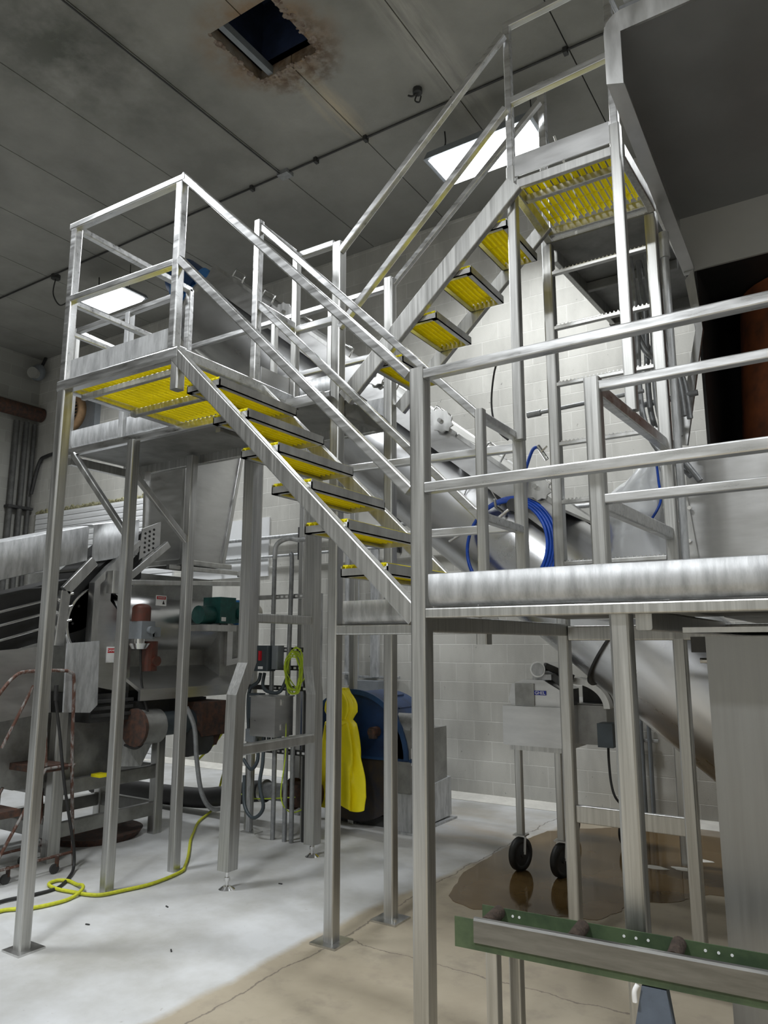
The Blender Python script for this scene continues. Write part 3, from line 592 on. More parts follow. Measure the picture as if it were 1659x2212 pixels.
# ================================================================ BIG HOOD / MACHINE RIGHT
t = thing('hooded_machine', (.3,5.2,1.95), 'huge stainless hooded machine at upper right with dark open mouth', 'machine')
mb = MB()
mb.prism([(3.5,4.64),(5.35,4.39),(5.35,4.85),(3.5,4.98)],'x',-.87,-.862)
mb.prism([(3.5,4.640),(5.35,4.392),(5.35,4.384),(3.5,4.632)],'x',-.87,-.79)
mb.obj('side_wall', M['sheet'], t)
mb = MB(); mb.prism([(3.5,4.93),(5.32,4.80),(5.32,4.81),(3.5,4.94)],'x',-.862,2.5); mb.obj('roof_panel', M['hoodin'], t)
mb = MB(); mb.box((-.862,5.30,4.385),(2.5,5.32,4.84)); mb.obj('rear_panel', M['panel'], t)
o_ = [(-.87,4.63),(-.87,4.93)] + [(-.87+.10*(1-math.cos(a)),4.93+.10*math.sin(a)) for a in (.3,.6,.9,1.2,1.5)] + [(2.2,5.03),(2.2,4.92),(-.785,4.905),(-.785,4.60)]
mb = MB(); mb.prism(o_,'y',3.485,3.50); mb.obj('front_rim', M['ss'], t)
o_ = [(-.836,4.26),(-.778,4.33),(-.748,3.88),(-.90,3.09),(-.965,3.11),(-.795,3.88)]
mb = MB(); mb.prism(o_,'y',5.16,5.20); mb.obj('mouth_frame', M['ss'], t)
mb = MB(); mb.box((-.93,5.2,1.95),(2.5,5.23,3.085)); mb.obj('front_panel', M['sheet'], t)
mb = MB(); mb.prism([(-.975,3.09),(-.975,2.3),(-.94,1.95),(-.87,1.95),(-.885,2.33),(-.935,2.82),(-.945,3.09)],'y',5.17,5.2); mb.obj('flange', M['ss'], t)
for x,z in ((-.915,2.66),(-.93,2.44),(-.905,2.2)):
    mb = MB(); mb.cyl((x,5.17,z),(x,5.15,z),.014,n=6); mb.obj('bolt', M['chrome'], t)
mb = MB(); mb.box((-.80,5.32,3.08),(-.78,7.4,4.39)); mb.box((-.8,7.4,3.08),(2.5,7.42,4.39)); mb.box((-.8,5.23,3.06),(2.5,7.42,3.08)); mb.box((-.862,5.32,4.39),(2.5,7.42,4.41)); mb.obj('dark_interior', M['black'], t)
mb = MB(); mb.cyl((-.12,6.1,3.08),(-.12,6.1,4.38),.56,.48,n=32); mb.obj('rusty_drum', M['orange'], t)
mb = MB(); mb.box((-.80,5.45,1.95),(2.5,7.42,3.06)); mb.obj('lower_body', M['sheetd'], t)
mb = MB(); mb.box((-.80,3.56,5.04),(-.45,3.62,5.12)); mb.tube([(-.8,3.55,5.05),(-.86,3.5,5.25),(-.9,3.5,5.4)],.012,8,steps=1); mb.cyl((-.78,3.6,5.16),(-.5,3.6,5.22),.05,n=14); mb.obj('lid_actuator', M['flex'], t)

# plastic-wrapped part, guard panel
t = thing('wrapped_sensor', (-1.33,5.5,1.95), 'clear plastic bag draped over a panel behind the ladder', 'plastic bag')
mb = MB(); nn = 22; rows = 12; vs = []
for j in range(rows+1):
    z = 3.08 - .72*j/rows
    for i in range(nn):
        a2 = 2*PI*i/nn; rr = (.05+.17*min(1,(j/rows)*2.2)) * (1+.16*math.sin(3*a2+j*.7)+.10*math.sin(7*a2-j))
        vs.append((-1.19-.16*min(1,j/5)+rr*math.cos(a2), 5.45+rr*.7*math.sin(a2), z+.02*math.sin(5*a2+j)))
mb.add(vs, [(j*nn+i, j*nn+(i+1)%nn, (j+1)*nn+(i+1)%nn, (j+1)*nn+i) for j in range(rows) for i in range(nn)], True); mb.obj('film', M['film'], t)
mb = MB(); mb.box((-1.45,5.47,1.95),(-1.22,5.52,2.72)); mb.obj('panel', M['sheet'], t)
mb = MB(); mb.tube([(-1.14,5.3,3.1),(-1.13,5.3,2.9),(-1.13,5.32,2.75),(-1.2,5.3,2.62)],.009,6); mb.obj('blue_tie', M['hose'], t)
mb = MB(); mb.prism([(-1.72,1.95),(-1.62,2.78),(-1.50,2.85),(-1.50,1.95)],'y',5.50,5.52); tag(mb.obj('guard_panel', M['sheet']), 'slanted stainless guard plate standing beside the wrapped part', 'guard plate')

# ================================================================ SCREW CONVEYOR
t = thing('screw_conveyor', (-2.0,6.1,0), 'large inclined stainless screw conveyor running up to the left behind the stairs', 'conveyor')
A = V((-6.35,6.1,5.74)); B = V((-.35,6.1,.88)); D = (B-A).normalized(); U = V((0,1,0)).cross(D).normalized(); screw = t
if U.z < 0: U = -U
Yv = V((0,1,0)); R = .50
prof = [(R*math.cos(a2), R*math.sin(a2)) for a2 in [2*PI*k/48 for k in range(48)]]
mb = MB(); mb.sweep(prof, A, B, Yv, U); mb.obj('trough', M['polish'], t)
mb = MB(); mb.sweep([(-R-.01,.30),(-R+.005,.30),(-R+.005,.50),(-R-.01,.50)], A + D*.12, A + D*5.3, Yv, U, False); mb.sweep([(R-.005,.0),(R+.01,.0),(R+.01,.50),(R-.005,.50)], A + D*.12, A + D*5.3, Yv, U, False); mb.obj('side_flange', M['sheet'], t)
for s0, s1 in ((.12,1.3),(1.32,2.7),(2.72,4.1),(4.12,5.3)):
    mb = MB(); mb.sweep([(-R-.04,.50),(R+.04,.50),(R+.04,.535),(R+.02,.522),(-R-.02,.522),(-R-.04,.535)], A + D*s0, A + D*s1, Yv, U, False); lid = mb.obj('lid', M['ss'], t)
    for f in (.25,.75):
        c = A + D*(s0+(s1-s0)*f) + U*.525 - Yv*.36
        mb = MB(); mb.tube([c-D*.10, c-D*.095+U*.09, c+D*.095+U*.09, c+D*.10], .011, 8, steps=1); mb.obj('lid_handle', M['chrome'], lid)
mb = MB(); mb.cyl(A-D*.03, A, .53, n=48); mb.obj('end_plate', M['sheet'], t)
for s in (6.15,):
    c = A + D*s; mb = MB()
    pr = [((R+.04)*math.cos(a2), (R+.04)*math.sin(a2)) for a2 in [2*PI*k/48 for k in range(48)]]
    mb.sweep(pr, c-D*.008, c+D*.008, Yv, U, False); mb.obj('joint_flange', M['dark'], t)
for s in (1.55,3.0,3.9,5.0):
    c = A + D*s - Yv*(R+.06) + U*.54; mb = MB(); pts2 = []
    for k in range(20):
        a2 = 2*PI*k/20; rr = .10 if k % 2 else .085; pts2.append((rr*1.4*math.cos(a2), rr*math.sin(a2)))
    q = [c + D*x + U*y for x,y in pts2]; n_ = len(q)
    mb.add(q + [p + Yv*.02 for p in q], [tuple(range(n_))[::-1], tuple(range(n_,2*n_))] + [(i,(i+1)%n_,n_+(i+1)%n_,n_+i) for i in range(n_)]); mb.obj('clamp_plate', M['ss'], t)
    mb = MB(); mb.cyl(c-Yv*.02, c+Yv*.01, .02, n=10); mb.obj('clamp_bolt', M['chrome'], t)
for x in (-5.25,-4.55,-3.6):
    zb = A.z + (x-A.x)*(D.z/D.x) - .50
    mb = MB(); mb.bar((x,5.72,0),(x,5.72,zb+.25),.07,.07,up=(0,1,0)); mb.bar((x,6.48,0),(x,6.48,zb+.25),.07,.07,up=(0,1,0)); mb.bar((x,5.72,zb-.1),(x,6.48,zb-.1),.06,.08)
    if x < -4.0: mb.obj('support_frame', M['ssp'], t)
mb = MB(); mb.bar((-1.42,6.75,0),(-1.42,6.75,1.6),.07,.07,up=(0,1,0)); mb.bar((-1.42,6.45,1.55),(-1.42,6.75,1.55),.07,.07); mb.obj('support_leg', M['ssp'], t)
t = thing('blue_gearmotor', tuple(A-D*.2), 'big blue gearmotor on the top end of the inclined conveyor', 'motor')
mb = MB(); mb.cyl(A-D*.03, A-D*.12, .40, n=32); mb.cyl(A-D*.12, A-D*.42, .30, .27, n=32); mb.obj('mounting_flange', M['blue'], t)
mb = MB(); mb.cyl(A-D*.42+U*.12, A-D*.95+U*.12, .26, n=28); mb.sphere(A-D*.95+U*.12, .26, (.8,1,.8)); mb.obj('gearbox', M['blued'], t)
mb = MB(); mb.cyl(A-D*.30+U*.30+Yv*-.25, A-D*.30+U*.30+Yv*.25, .12, n=24); mb.obj('motor_barrel', M['blue'], t)
mb = MB(); mb.box(A-D*.55-Yv*.34-V((.08,0,.1)), A-D*.55-Yv*.2+V((.08,0,.1))); mb.obj('terminal_box', M['blue'], t)

# chute down to the grinder
t = thing('drop_chute', (-6.05,5.5,2.56), 'tall stainless chute dropping into the grinder below the walkway', 'chute')
q = [(-6.33,5.18,2.57),(-5.75,5.18,2.57),(-5.75,5.72,2.57),(-6.33,5.72,2.57),(-6.38,5.16,4.75),(-5.76,5.16,4.75),(-5.74,6.12,4.75),(-6.38,6.12,4.75)]
mb = MB(); mb.add(q, [(0,1,5,4),(1,2,6,5),(2,3,7,6),(3,0,4,7)]); mb.obj('duct', M['sheet'], t)
for a2, b3 in ((0,4),(1,5),(2,6)):
    mb = MB(); mb.bar(q[a2], q[b3], .05, .05); mb.obj('corner_angle', M['ss'], t)
for z in (3.05,):
    mb = MB(); mb.bar((-6.36,5.15,z),(-5.72,5.15,z),.02,.04)
mb = MB(); mb.bar((-6.4,5.15,2.59),(-5.70,5.15,2.59),.05,.05); mb.bar((-5.72,5.12,2.59),(-5.72,5.82,2.59),.05,.05); mb.obj('base_flange', M['ss'], t)

# ================================================================ GRINDER (left)
t = thing('grinder', (-6.2,4.9,0), 'bulky grey stainless grinder machine standing on a heavy frame at left', 'machine')
def cover(poly, x0, x1, m='sheet', name='cover', tt=None):
    mb = MB(); mb.prism(poly,'x',x0,x1); return mb.obj(name, M[m], tt or t)
cover([(4.18,1.42),(4.18,2.30),(4.30,2.42),(4.62,2.70),(4.66,2.66),(4.36,2.30),(4.36,2.16),(4.62,1.90),(4.62,1.33)],-5.79,-5.76,'sheet','cheek_plate')
cover([(4.14,1.42),(4.14,2.31),(4.28,2.46),(4.60,2.74),(4.64,2.72),(4.20,2.30),(4.20,1.42)],-5.78,-5.70,'ss','cheek_edge')
mb = MB(); mb.box((-6.9,4.25,1.34),(-5.95,5.80,2.46)); mb.obj('housing', M['sheetd'], t)
mb = MB(); mb.cyl((-6.02,4.45,1.98),(-6.02,5.72,1.98),.27,n=36); mb.obj('rotor_barrel', M['sheet'], t)
mb = MB(); mb.box((-5.97,5.72,1.40),(-5.72,6.25,2.02)); mb.obj('outlet_box', M['sheetd'], t)
mb = MB(); mb.prism([(5.78,1.55),(5.78,2.0),(5.86,1.95),(5.86,1.62)],'x',-5.72,-5.68); mb.prism([(5.78,1.55),(6.2,1.60),(6.2,1.66),(5.86,1.62)],'x',-5.72,-5.68); mb.obj('outlet_frame', M['sheet'], t)
mb = MB(); mb.bar((-5.66,4.26,2.32),(-5.66,5.02,2.36),.05,.05); mb.bar((-5.66,5.02,2.36),(-5.66,5.98,2.42),.05,.05); mb.bar((-5.70,4.95,2.52),(-5.70,5.92,2.53),.04,.045); mb.bar((-5.66,5.9,2.52),(-5.66,6.15,2.46),.04,.07)
mb.obj('top_frame', M['ss'], t)
mb = MB(); mb.bar((-5.64,4.30,2.22),(-5.64,4.30,2.42),.10,.10,up=(0,1,0)); mb.obj('frame_stub', M['ss'], t)
mb = MB(); mb.bar((-5.64,5.13,2.42),(-5.64,5.13,2.68),.07,.07,up=(0,1,0)); mb.obj('frame_stub', M['ss'], t)
mb = MB(); mb.prism([(-5.95,1.56),(-5.55,1.37),(-5.55,1.27),(-5.58,1.27),(-5.58,1.35),(-5.95,1.53)],'y',4.58,5.94); mb.obj('feed_shelf', M['sheet'], t)
mb = MB(); mb.box((-6.6,4.2,1.10),(-5.72,5.55,1.25)); mb.obj('base_frame', M['dark'], t)
for z in (1.14,1.2,1.26):
    mb = MB(); mb.bar((-5.70,4.2,z+.02),(-5.70,4.62,z+.02),.03,.03); mb.obj('slat', M['dark'], t)
mb = MB(); mb.prism([(3.0,1.22),(5.12,1.13),(5.06,.74),(4.3,.55),(3.7,.60),(3.0,.95)],'x',-6.8,-5.98); mb.obj('catch_hopper', M['sheetd'], t)
mb = MB(); mb.bar((-5.88,4.02,0),(-5.88,4.02,1.2),.11,.11,up=(0,1,0)); mb.obj('frame_leg', M['ssp'], t)
mb = MB(); mb.bar((-5.92,5.14,0),(-5.92,5.14,1.2),.10,.10,up=(0,1,0)); mb.obj('frame_leg', M['ssp'], t)
mb = MB(); mb.bar((-6.75,4.0,0),(-6.75,4.0,1.2),.10,.10,up=(0,1,0)); mb.obj('frame_leg', M['ssp'], t)
mb = MB(); mb.bar((-6.75,5.14,0),(-6.75,5.14,1.2),.10,.10,up=(0,1,0)); mb.obj('frame_leg', M['ssp'], t)
for z,h in ((.57,.12),(.23,.12)):
    mb = MB(); mb.bar((-5.90,4.07,z),(-5.92,5.10,z),.06,h); mb.bar((-6.75,4.05,z),(-6.75,5.10,z),.06,h); mb.bar((-6.7,4.02,z),(-5.93,4.02,z),.06,h); mb.bar((-6.7,5.14,z),(-5.96,5.14,z),.06,h); mb.obj('frame_rail', M['sheetd'], t)
mb = MB(); mb.box((-6.8,4.2,1.25),(-5.96,5.8,1.345)); mb.box((-5.96,4.2,1.25),(-5.74,4.6,1.34)); mb.obj('bed_plate', M['dark'], t)
mb = MB(); mb.prism([(4.50,.70),(4.55,.97),(4.72,.92),(4.98,.92),(4.82,.66)],'x',-5.80,-5.78); mb.obj('gusset_plate', M['galv'], t)
mb = MB(); mb.prism([(3.87,1.22),(3.86,1.78),(4.17,1.80),(4.19,1.26),(4.12,1.20)],'x',-5.64,-5.62); mb.obj('hinged_flap', M['galv'], t)
mb = MB(); mb.prism([(2.4,1.20),(2.4,1.62),(3.30,1.72),(3.78,1.76),(3.82,1.22),(3.4,1.18)],'x',-5.74,-5.72); mb.obj('side_skirt', M['sheet'], t)
# signs
def sign(y, z, x, w, h, par):
    mb = MB(); mb.box((x,y-w/2,z-h/2),(x+.004,y+w/2,z+h/2)); s = mb.obj('danger_sign', M['label'], par)
    mb = MB(); mb.box((x+.004,y-w*.42,z+h*.12),(x+.006,y+w*.42,z+h*.40)); mb.obj('sign_header', M['red'], s)
    text('DANGER', h*.22, (x+.008,y,z+h*.26), (0,1,0), (0,0,1), M['label'], s)
    mb = MB(); mb.prism([(y+w*.12,z-h*.35),(y+w*.34,z-h*.35),(y+w*.26,z-h*.1),(y+w*.22,z+h*.02),(y+w*.18,z-h*.1)],'x',x+.004,x+.006); mb.obj('pictogram', M['ink'], s)
sign(4.415,1.68,-5.758,.13,.14,t); sign(4.93,2.19,-5.75,.13,.10,t)
# inclined belt conveyor feeding from the left
t = thing('belt_conveyor', (-6.1,3.3,1.7), 'inclined feed conveyor with dented galvanised covers entering from the left edge', 'conveyor')
def cov(y0,z0,y1,z1,hh,name='hood_cover'):
    mb = MB(); prof = [(0,-hh/2),(0,hh/2)] + [(-.35+.35*math.cos(a2), hh/2+.02*math.sin(a2)) for a2 in (.4,.8,1.2,1.57,1.9,2.3,2.75,3.14)] 
    inn = [(p2[0]-.006 if p2[0] > -.3 else p2[0]+.006, p2[1]-.006) for p2 in prof]
    mb.sweep(prof + inn[::-1], (-5.75,y0,z0), (-5.75,y1,z1), (1,0,0), (0,0,1)); mb.obj(name, M['galv'], t)
cov(1.2,1.80,4.08,2.655,.30); cov(4.13,2.66,4.62,2.775,.33)
mb = MB()
for (y0,z0,y1,z1) in ((1.2,1.30,4.15,2.12),(4.15,2.12,4.75,2.62)):
    mb.sweep([(-.6,-.22),(0,-.22),(0,.24),(-.6,.24)], (-5.84,y0,z0), (-5.84,y1,z1), (1,0,0), (0,0,1), False)
mb.obj('belt', M['black'], t)
for dz in (-.10,.02,.13):
    mb = MB(); mb.cyl((-5.80,1.2,1.27+dz),(-5.80,4.0,2.08+dz),.014,n=10); mb.obj('chrome_rod', M['chrome'], t)
mb = MB(); mb.bar((-5.74,3.85,1.76),(-5.74,3.88,2.22),.09,.05,up=(1,0,0)); mb.bar((-5.74,3.88,2.22),(-5.74,4.14,2.5),.09,.05,up=(1,0,0)); mb.obj('side_frame', M['ss'], t)
mb = MB(); mb.pipe((-5.80,4.30,1.95),(-5.84,4.30,1.95),.34,.32,40); mb.obj('guard_ring', M['chrome'], t)
mb = MB(); mb.cyl((-5.86,4.30,1.95),(-5.84,4.30,1.95),.31,n=36)
for k in range(10): a2 = 2*PI*k/10; mb.cyl((-5.84,4.30+.26*math.cos(a2),1.95+.26*math.sin(a2)),(-5.83,4.30+.26*math.cos(a2),1.95+.26*math.sin(a2)),.012,n=8)
mb.obj('head_pulley', M['black'], t)
mb = MB(); mb.prism([(4.64,2.56),(4.66,2.86),(4.88,2.96),(4.88,2.72)],'x',-5.76,-5.75); mb.cur = 1
for i in range(5):
    for j in range(3): mb.cyl((-5.749,4.70+.05*j,2.64+.045*i+.025*j),(-5.747,4.70+.05*j,2.64+.045*i+.025*j),.012,n=10)
mb.obj('perforated_plate', [M['sheet'], M['black']], t)
mb = MB(); mb.bar((-5.72,4.50,2.38),(-5.72,4.95,2.74),.05,.07); mb.obj('upper_rail', M['ss'], t)
# motors on the grinder
t = thing('red_gearmotor', (-5.6,4.62,1.55), 'rusty red upright gearmotor with grey terminal box on the grinder front', 'motor')
mb = MB(); mb.cyl((-5.62,4.60,1.98),(-5.62,4.60,2.10),.085,n=20); mb.sphere((-5.62,4.60,2.10),.084,(1,1,.5)); mb.obj('motor_cap', M['redp'], t)
mb = MB(); mb.box((-5.70,4.53,1.82),(-5.52,4.68,1.98)); mb.cyl((-5.52,4.62,1.9),(-5.48,4.62,1.9),.035,n=12); mb.box((-5.58,4.66,1.84),(-5.52,4.75,1.93)); mb.obj('terminal_box', M['greybox'], t)
mb = MB(); mb.cyl((-5.60,4.58,1.83),(-5.60,4.58,1.78),.05,n=14); mb.cyl((-5.60,4.58,1.78),(-5.60,4.58,1.73),.10,.07,n=20); mb.obj('bell_flange', M['chrome'], t)
mb = MB(); mb.bar((-5.60,4.70,1.53),(-5.60,4.70,1.80),.12,.13,up=(0,1,0),r=.04); mb.cyl((-5.54,4.72,1.62),(-5.51,4.72,1.62),.045,n=16); mb.obj('gearbox', M['redp'], t)
mb = MB(); mb.tube([(-5.58,4.58,1.73),(-5.58,4.60,1.5),(-5.58,4.65,1.28),(-5.58,4.71,1.12),(-5.58,4.68,.92),(-5.58,4.59,.86),(-5.6,4.48,.90)],.011,8); mb.obj('power_cable', M['black'], t)
t = thing('green_gearmotor', (-5.5,5.5,1.95), 'dark green gearmotor on a bracket at the grinder right end', 'motor')
mb = MB(); mb.box((-5.66,5.40,1.98),(-5.42,5.62,2.24)); mb.obj('gearbox', M['geargreen'], t)
mb = MB(); mb.cyl((-5.54,5.22,2.06),(-5.54,5.40,2.06),.09,n=20); mb.obj('input_motor', M['geargreen'], t)
mb = MB(); mb.box((-5.62,5.62,1.99),(-5.44,5.76,2.20)); mb.cyl((-5.44,5.70,2.08),(-5.40,5.70,2.08),.055,n=16); mb.obj('bearing_block', M['geargreen'], t)
mb = MB(); mb.cyl((-5.54,5.76,2.10),(-5.54,5.81,2.10),.13,n=24); mb.obj('blue_flange', M['blue'], t)
mb = MB(); mb.cyl((-5.54,5.81,2.10),(-5.54,6.05,2.10),.10,n=24); mb.obj('drive_motor', M['shaft'], t)
mb = MB(); mb.box((-5.72,5.20,1.90),(-5.38,5.60,1.96)); mb.obj('bracket', M['ss'], t)
mb = MB(); mb.box((-5.419,5.42,2.0),(-5.415,5.48,2.04)); mb.obj('nameplate', M['label'], t)
mb = MB(); mb.tube([(-5.5,5.9,2.0),(-5.46,5.88,1.85),(-5.46,5.84,1.70),(-5.46,5.84,1.6),(-5.46,5.9,1.5),(-5.46,6.0,1.46)],.013,8); mb.obj('cable', M['galv'], t)
t = thing('drive_unit', (-5.65,5.0,.9), 'rusty pulley and drive unit hanging under the grinder shelf', 'motor')
mb = MB(); mb.cyl((-5.64,4.60,1.03),(-5.64,4.63,1.03),.17,n=30); mb.obj('pulley', M['rust'], t)
mb = MB(); mb.cyl((-5.64,4.63,1.03),(-5.64,4.86,1.03),.155,n=30); mb.obj('drum_guard', M['sheetd'], t)
mb = MB(); mb.cyl((-5.64,4.86,1.04),(-5.64,5.28,1.04),.11,n=24); mb.obj('motor_body', M['dkbox'], t)
mb = MB(); mb.box((-5.86,5.26,.90),(-5.46,5.62,1.22)); mb.prism([(5.3,.90),(5.42,.80),(5.5,.80),(5.55,.90)],'x',-5.8,-5.5); mb.obj('cast_block', M['rust'], t)
mb = MB(); mb.cyl((-5.6,5.2,.85),(-5.6,5.42,.85),.14,n=24); mb.obj('lower_pulley', M['dark'], t)
mb = MB(); mb.tube([(-5.35,4.95,1.20),(-5.3,5.01,1.02),(-5.3,5.056,.732),(-5.3,5.13,.437),(-5.3,5.256,.274),(-5.3,5.437,.243),(-5.25,5.55,.25)],.022,10); tag(mb.obj('grey_hose', M['flex']), 'grey hose sagging from under the grinder towards the bent-leg frame', 'hose')
mb = MB(); mb.cyl((-6.3,4.75,0.0),(-6.3,4.75,.06),.40,.44,n=36); tag(mb.obj('rusty_pan', M['rust']), 'round rusty pan lying on the floor under the grinder', 'pan')
mb = MB(); mb.box((-5.82,4.32,.585+.05),(-5.70,4.42,.66)); tag(mb.obj('yellow_tag', M['yellow']), 'small yellow plastic piece lying on the grinder frame', 'tag')

# ================================================================ BENT-LEG FRAME
t = thing('support_stand', (-4.1,4.85,0), 'freestanding stand of two kinked square legs joined by two cross tubes', 'stand')
def kinked(pts, s=.105):
    mb = MB()
    h = s/2; vs = []; 
    for (y,z) in pts: vs += [(-4.1-h-.05,y-h,z),(-4.1+h-.05,y-h,z),(-4.1+h-.05,y+h,z),(-4.1-h-.05,y+h,z)]
    n = len(pts); fs = [(0,1,2,3),tuple(4*(n-1)+i for i in (3,2,1,0))]
    for k in range(n-1):
        for i in range(4): fs.append((4*k+i,4*(k+1)+i,4*(k+1)+(i+1)%4,4*k+(i+1)%4))
    mb.add(vs, fs); return mb
lg = kinked([(4.31,.13),(4.34,1.39),(4.45,1.63),(4.45,3.36)]).obj('leg', M['ssp'], t)
lg2 = kinked([(5.32,.10),(5.32,1.34),(5.27,1.58),(5.27,3.36)]).obj('leg', M['ssp'], t)
for y, par in ((4.31,lg),(5.32,lg2)):
    mb = MB(); mb.cyl((-4.15,y,.0),(-4.15,y,.14),.012,n=10); mb.cyl((-4.15,y,.055),(-4.15,y,.08),.022,n=8); mb.cyl((-4.15,y,0),(-4.15,y,.02),.06,.03,n=20); mb.obj('levelling_foot', M['chrome'], par)
mb = MB(); mb.bar((-4.15,4.50,1.98),(-4.15,5.22,1.98),.075,.075); mb.obj('cross_tube', M['ssp'], t)
mb = MB(); mb.bar((-4.15,4.38,.97),(-4.15,5.27,.97),.08,.08); mb.obj('cross_tube', M['ss'], t)

# ================================================================ CONDUIT RACK
t = thing('conduit_rack', (-4.8,5.63,0), 'freestanding strut rack carrying conduits between the bent legs', 'rack')
for x in (-5.18,-4.36,-4.50):
    mb = MB(); mb.bar((x,5.65,0),(x,5.65,2.25 if x > -5 else 1.75),.045,.045,up=(0,1,0)); mb.obj('upright', M['galv'] if x != -4.50 else M['dark'], t)
mb = MB(); mb.box((-5.24,5.6,0),(-5.06,5.72,.01)); mb.obj('base_plate', M['ss'], t)
for z in (2.23,1.72,1.55,1.36,.78):
    mb = MB(); mb.bar((-5.2,5.61,z),(-4.34,5.61,z),.03,.045 if z != .78 else .05); mb.cur = 1
    for k in range(9): mb.box((-4.92+.06*k,5.592,z-.01),(-4.89+.06*k,5.5945,z+.01))
    mb.obj('crossbar', [M['dark'] if z < 2 else M['ss'], M['label']], t)
for x, z1 in ((-4.80,1.30),(-4.66,2.9),(-4.86,2.9),(-4.58,.9)):
    mb = MB()
    if z1 > 2: mb.tube([(x,5.56,0 if x > -4.7 else .95),(x,5.56,1.2),(x + (.02 if x > -4.7 else .0),5.56,2.5),(x+.0,5.56,2.62)],.022,10)
    else: mb.cyl((x,5.56,0),(x,5.56,z1),.022,n=10)
    mb.obj('conduit', M['flex'], t)
mb = MB(); mb.tube([(-4.86,5.56,2.6),(-4.84,5.56,2.74),(-4.74,5.6,2.80),(-4.62,5.62,2.78),(-4.5,5.65,2.74),(-4.45,5.65,2.3)],.024,10); mb.obj('conduit_bend', M['galv'], t)
for pts in (((-4.95,5.5,1.5),(-4.96,5.48,1.42),(-5.06,5.48,1.35),(-5.1,5.5,1.2),(-5.08,5.5,.95)), ((-4.93,5.45,.90),(-4.90,5.44,.72),(-4.98,5.44,.62),(-5.1,5.46,.70)), ((-4.84,5.45,.93),(-4.82,5.42,.7),(-4.85,5.42,.5),(-4.80,5.42,.3),(-4.92,5.42,.2),(-5.05,5.44,.3),(-5.1,5.48,.55)),((-4.90,5.5,1.5),(-4.88,5.46,1.38),(-4.8,5.46,1.33),(-4.68,5.48,1.34),(-4.62,5.52,1.5))):
    mb = MB(); mb.tube(pts,.017,8); mb.obj('flexible_cable', M['dkbox'], t)
t = thing('disconnect_switch', (-5.0,5.5,1.53), 'dark grey disconnect box with a red handle, topmost on the conduit rack', 'electrical switch')
mb = MB(); mb.bar((-4.90,5.50,1.52),(-4.90,5.50,1.76),.18,.12,up=(0,1,0),r=.015); mb.obj('box', M['dkbox'], t)
mb = MB(); mb.bar((-4.765,5.53,1.54),(-4.765,5.53,1.76),.08,.10,up=(0,1,0),r=.012); mb.obj('side_box', M['greybox'], t)
mb = MB(); mb.bar((-4.90,5.43,1.62),(-4.90,5.43,1.71),.025,.03,up=(0,1,0)); mb.obj('handle', M['red'], t)
mb = MB(); mb.box((-4.93,5.437,1.54),(-4.87,5.4395,1.565)); mb.obj('nameplate', M['label'], t)
t = thing('disconnect_switch', (-5.08,5.5,1.0), 'dark disconnect switch with red handle half hidden beside the stainless box', 'electrical switch')
mb = MB(); mb.bar((-4.99,5.50,1.08),(-4.99,5.50,1.31),.14,.10,up=(0,1,0),r=.012); mb.obj('box', M['dkbox'], t)
mb = MB(); mb.bar((-4.96,5.44,1.20),(-4.96,5.44,1.29),.022,.03,up=(0,1,0)); mb.obj('handle', M['red'], t)
mb = MB(); mb.bar((-4.98,5.46,.87),(-4.98,5.46,.985),.13,.10,up=(0,1,0),r=.012); tag(mb.obj('junction_box', M['greybox']), 'grey plastic junction box low on the conduit rack', 'junction box')
t = thing('electrical_enclosure', (-4.82,5.45,.93), 'brushed stainless electrical enclosure mounted on the conduit rack', 'electrical box')
mb = MB(); mb.box((-4.90,5.32,.94),(-4.60,5.575,1.29)); mb.obj('cabinet', M['sheet'], t)
mb = MB(); mb.box((-4.91,5.31,1.29),(-4.59,5.585,1.30)); mb.obj('rain_lip', M['ss'], t)
for z in (1.0,1.22):
    mb = MB(); mb.box((-4.60,5.40,z),(-4.592,5.42,z+.05)); mb.obj('latch', M['chrome'], t)
for x in (-4.85,-4.79,-4.73,-4.66):
    mb = MB(); mb.cyl((x,5.46,.94),(x,5.46,.87),.02,n=10); mb.obj('cable_gland', M['dkbox'], t)
mb = MB(); random.seed(3)
for k in range(9):
    cx = -4.54+random.uniform(-.03,.03); cz = 1.53+random.uniform(-.03,.03); rx = random.uniform(.07,.11); rz = random.uniform(.15,.20)
    mb.tube([(cx+rx*math.cos(a2), 5.50+random.uniform(-.03,.03), cz+rz*math.sin(a2)) for a2 in [2*PI*i/10 for i in range(10)]], .006, 6, closed=True, steps=3)
tag(mb.obj('cord_coil', M['lime']), 'hanging coil of lime yellow cord on the conduit rack', 'coiled cord')
mb = MB(); mb.tube([(-4.62,5.48,1.3),(-4.60,5.48,.8),(-4.66,5.5,.4),(-4.62,5.6,.25),(-4.5,5.7,.3),(-4.42,5.7,.36)],.006,6); mb.tube([(-5.9,6.0,.2),(-5.6,5.9,.28),(-5.3,5.8,.27),(-5.0,5.8,.30),(-4.7,5.75,.35)],.006,6)
tag(mb.obj('trailing_cord', M['lime']), 'lime yellow cord trailing low between the bent legs', 'cord')

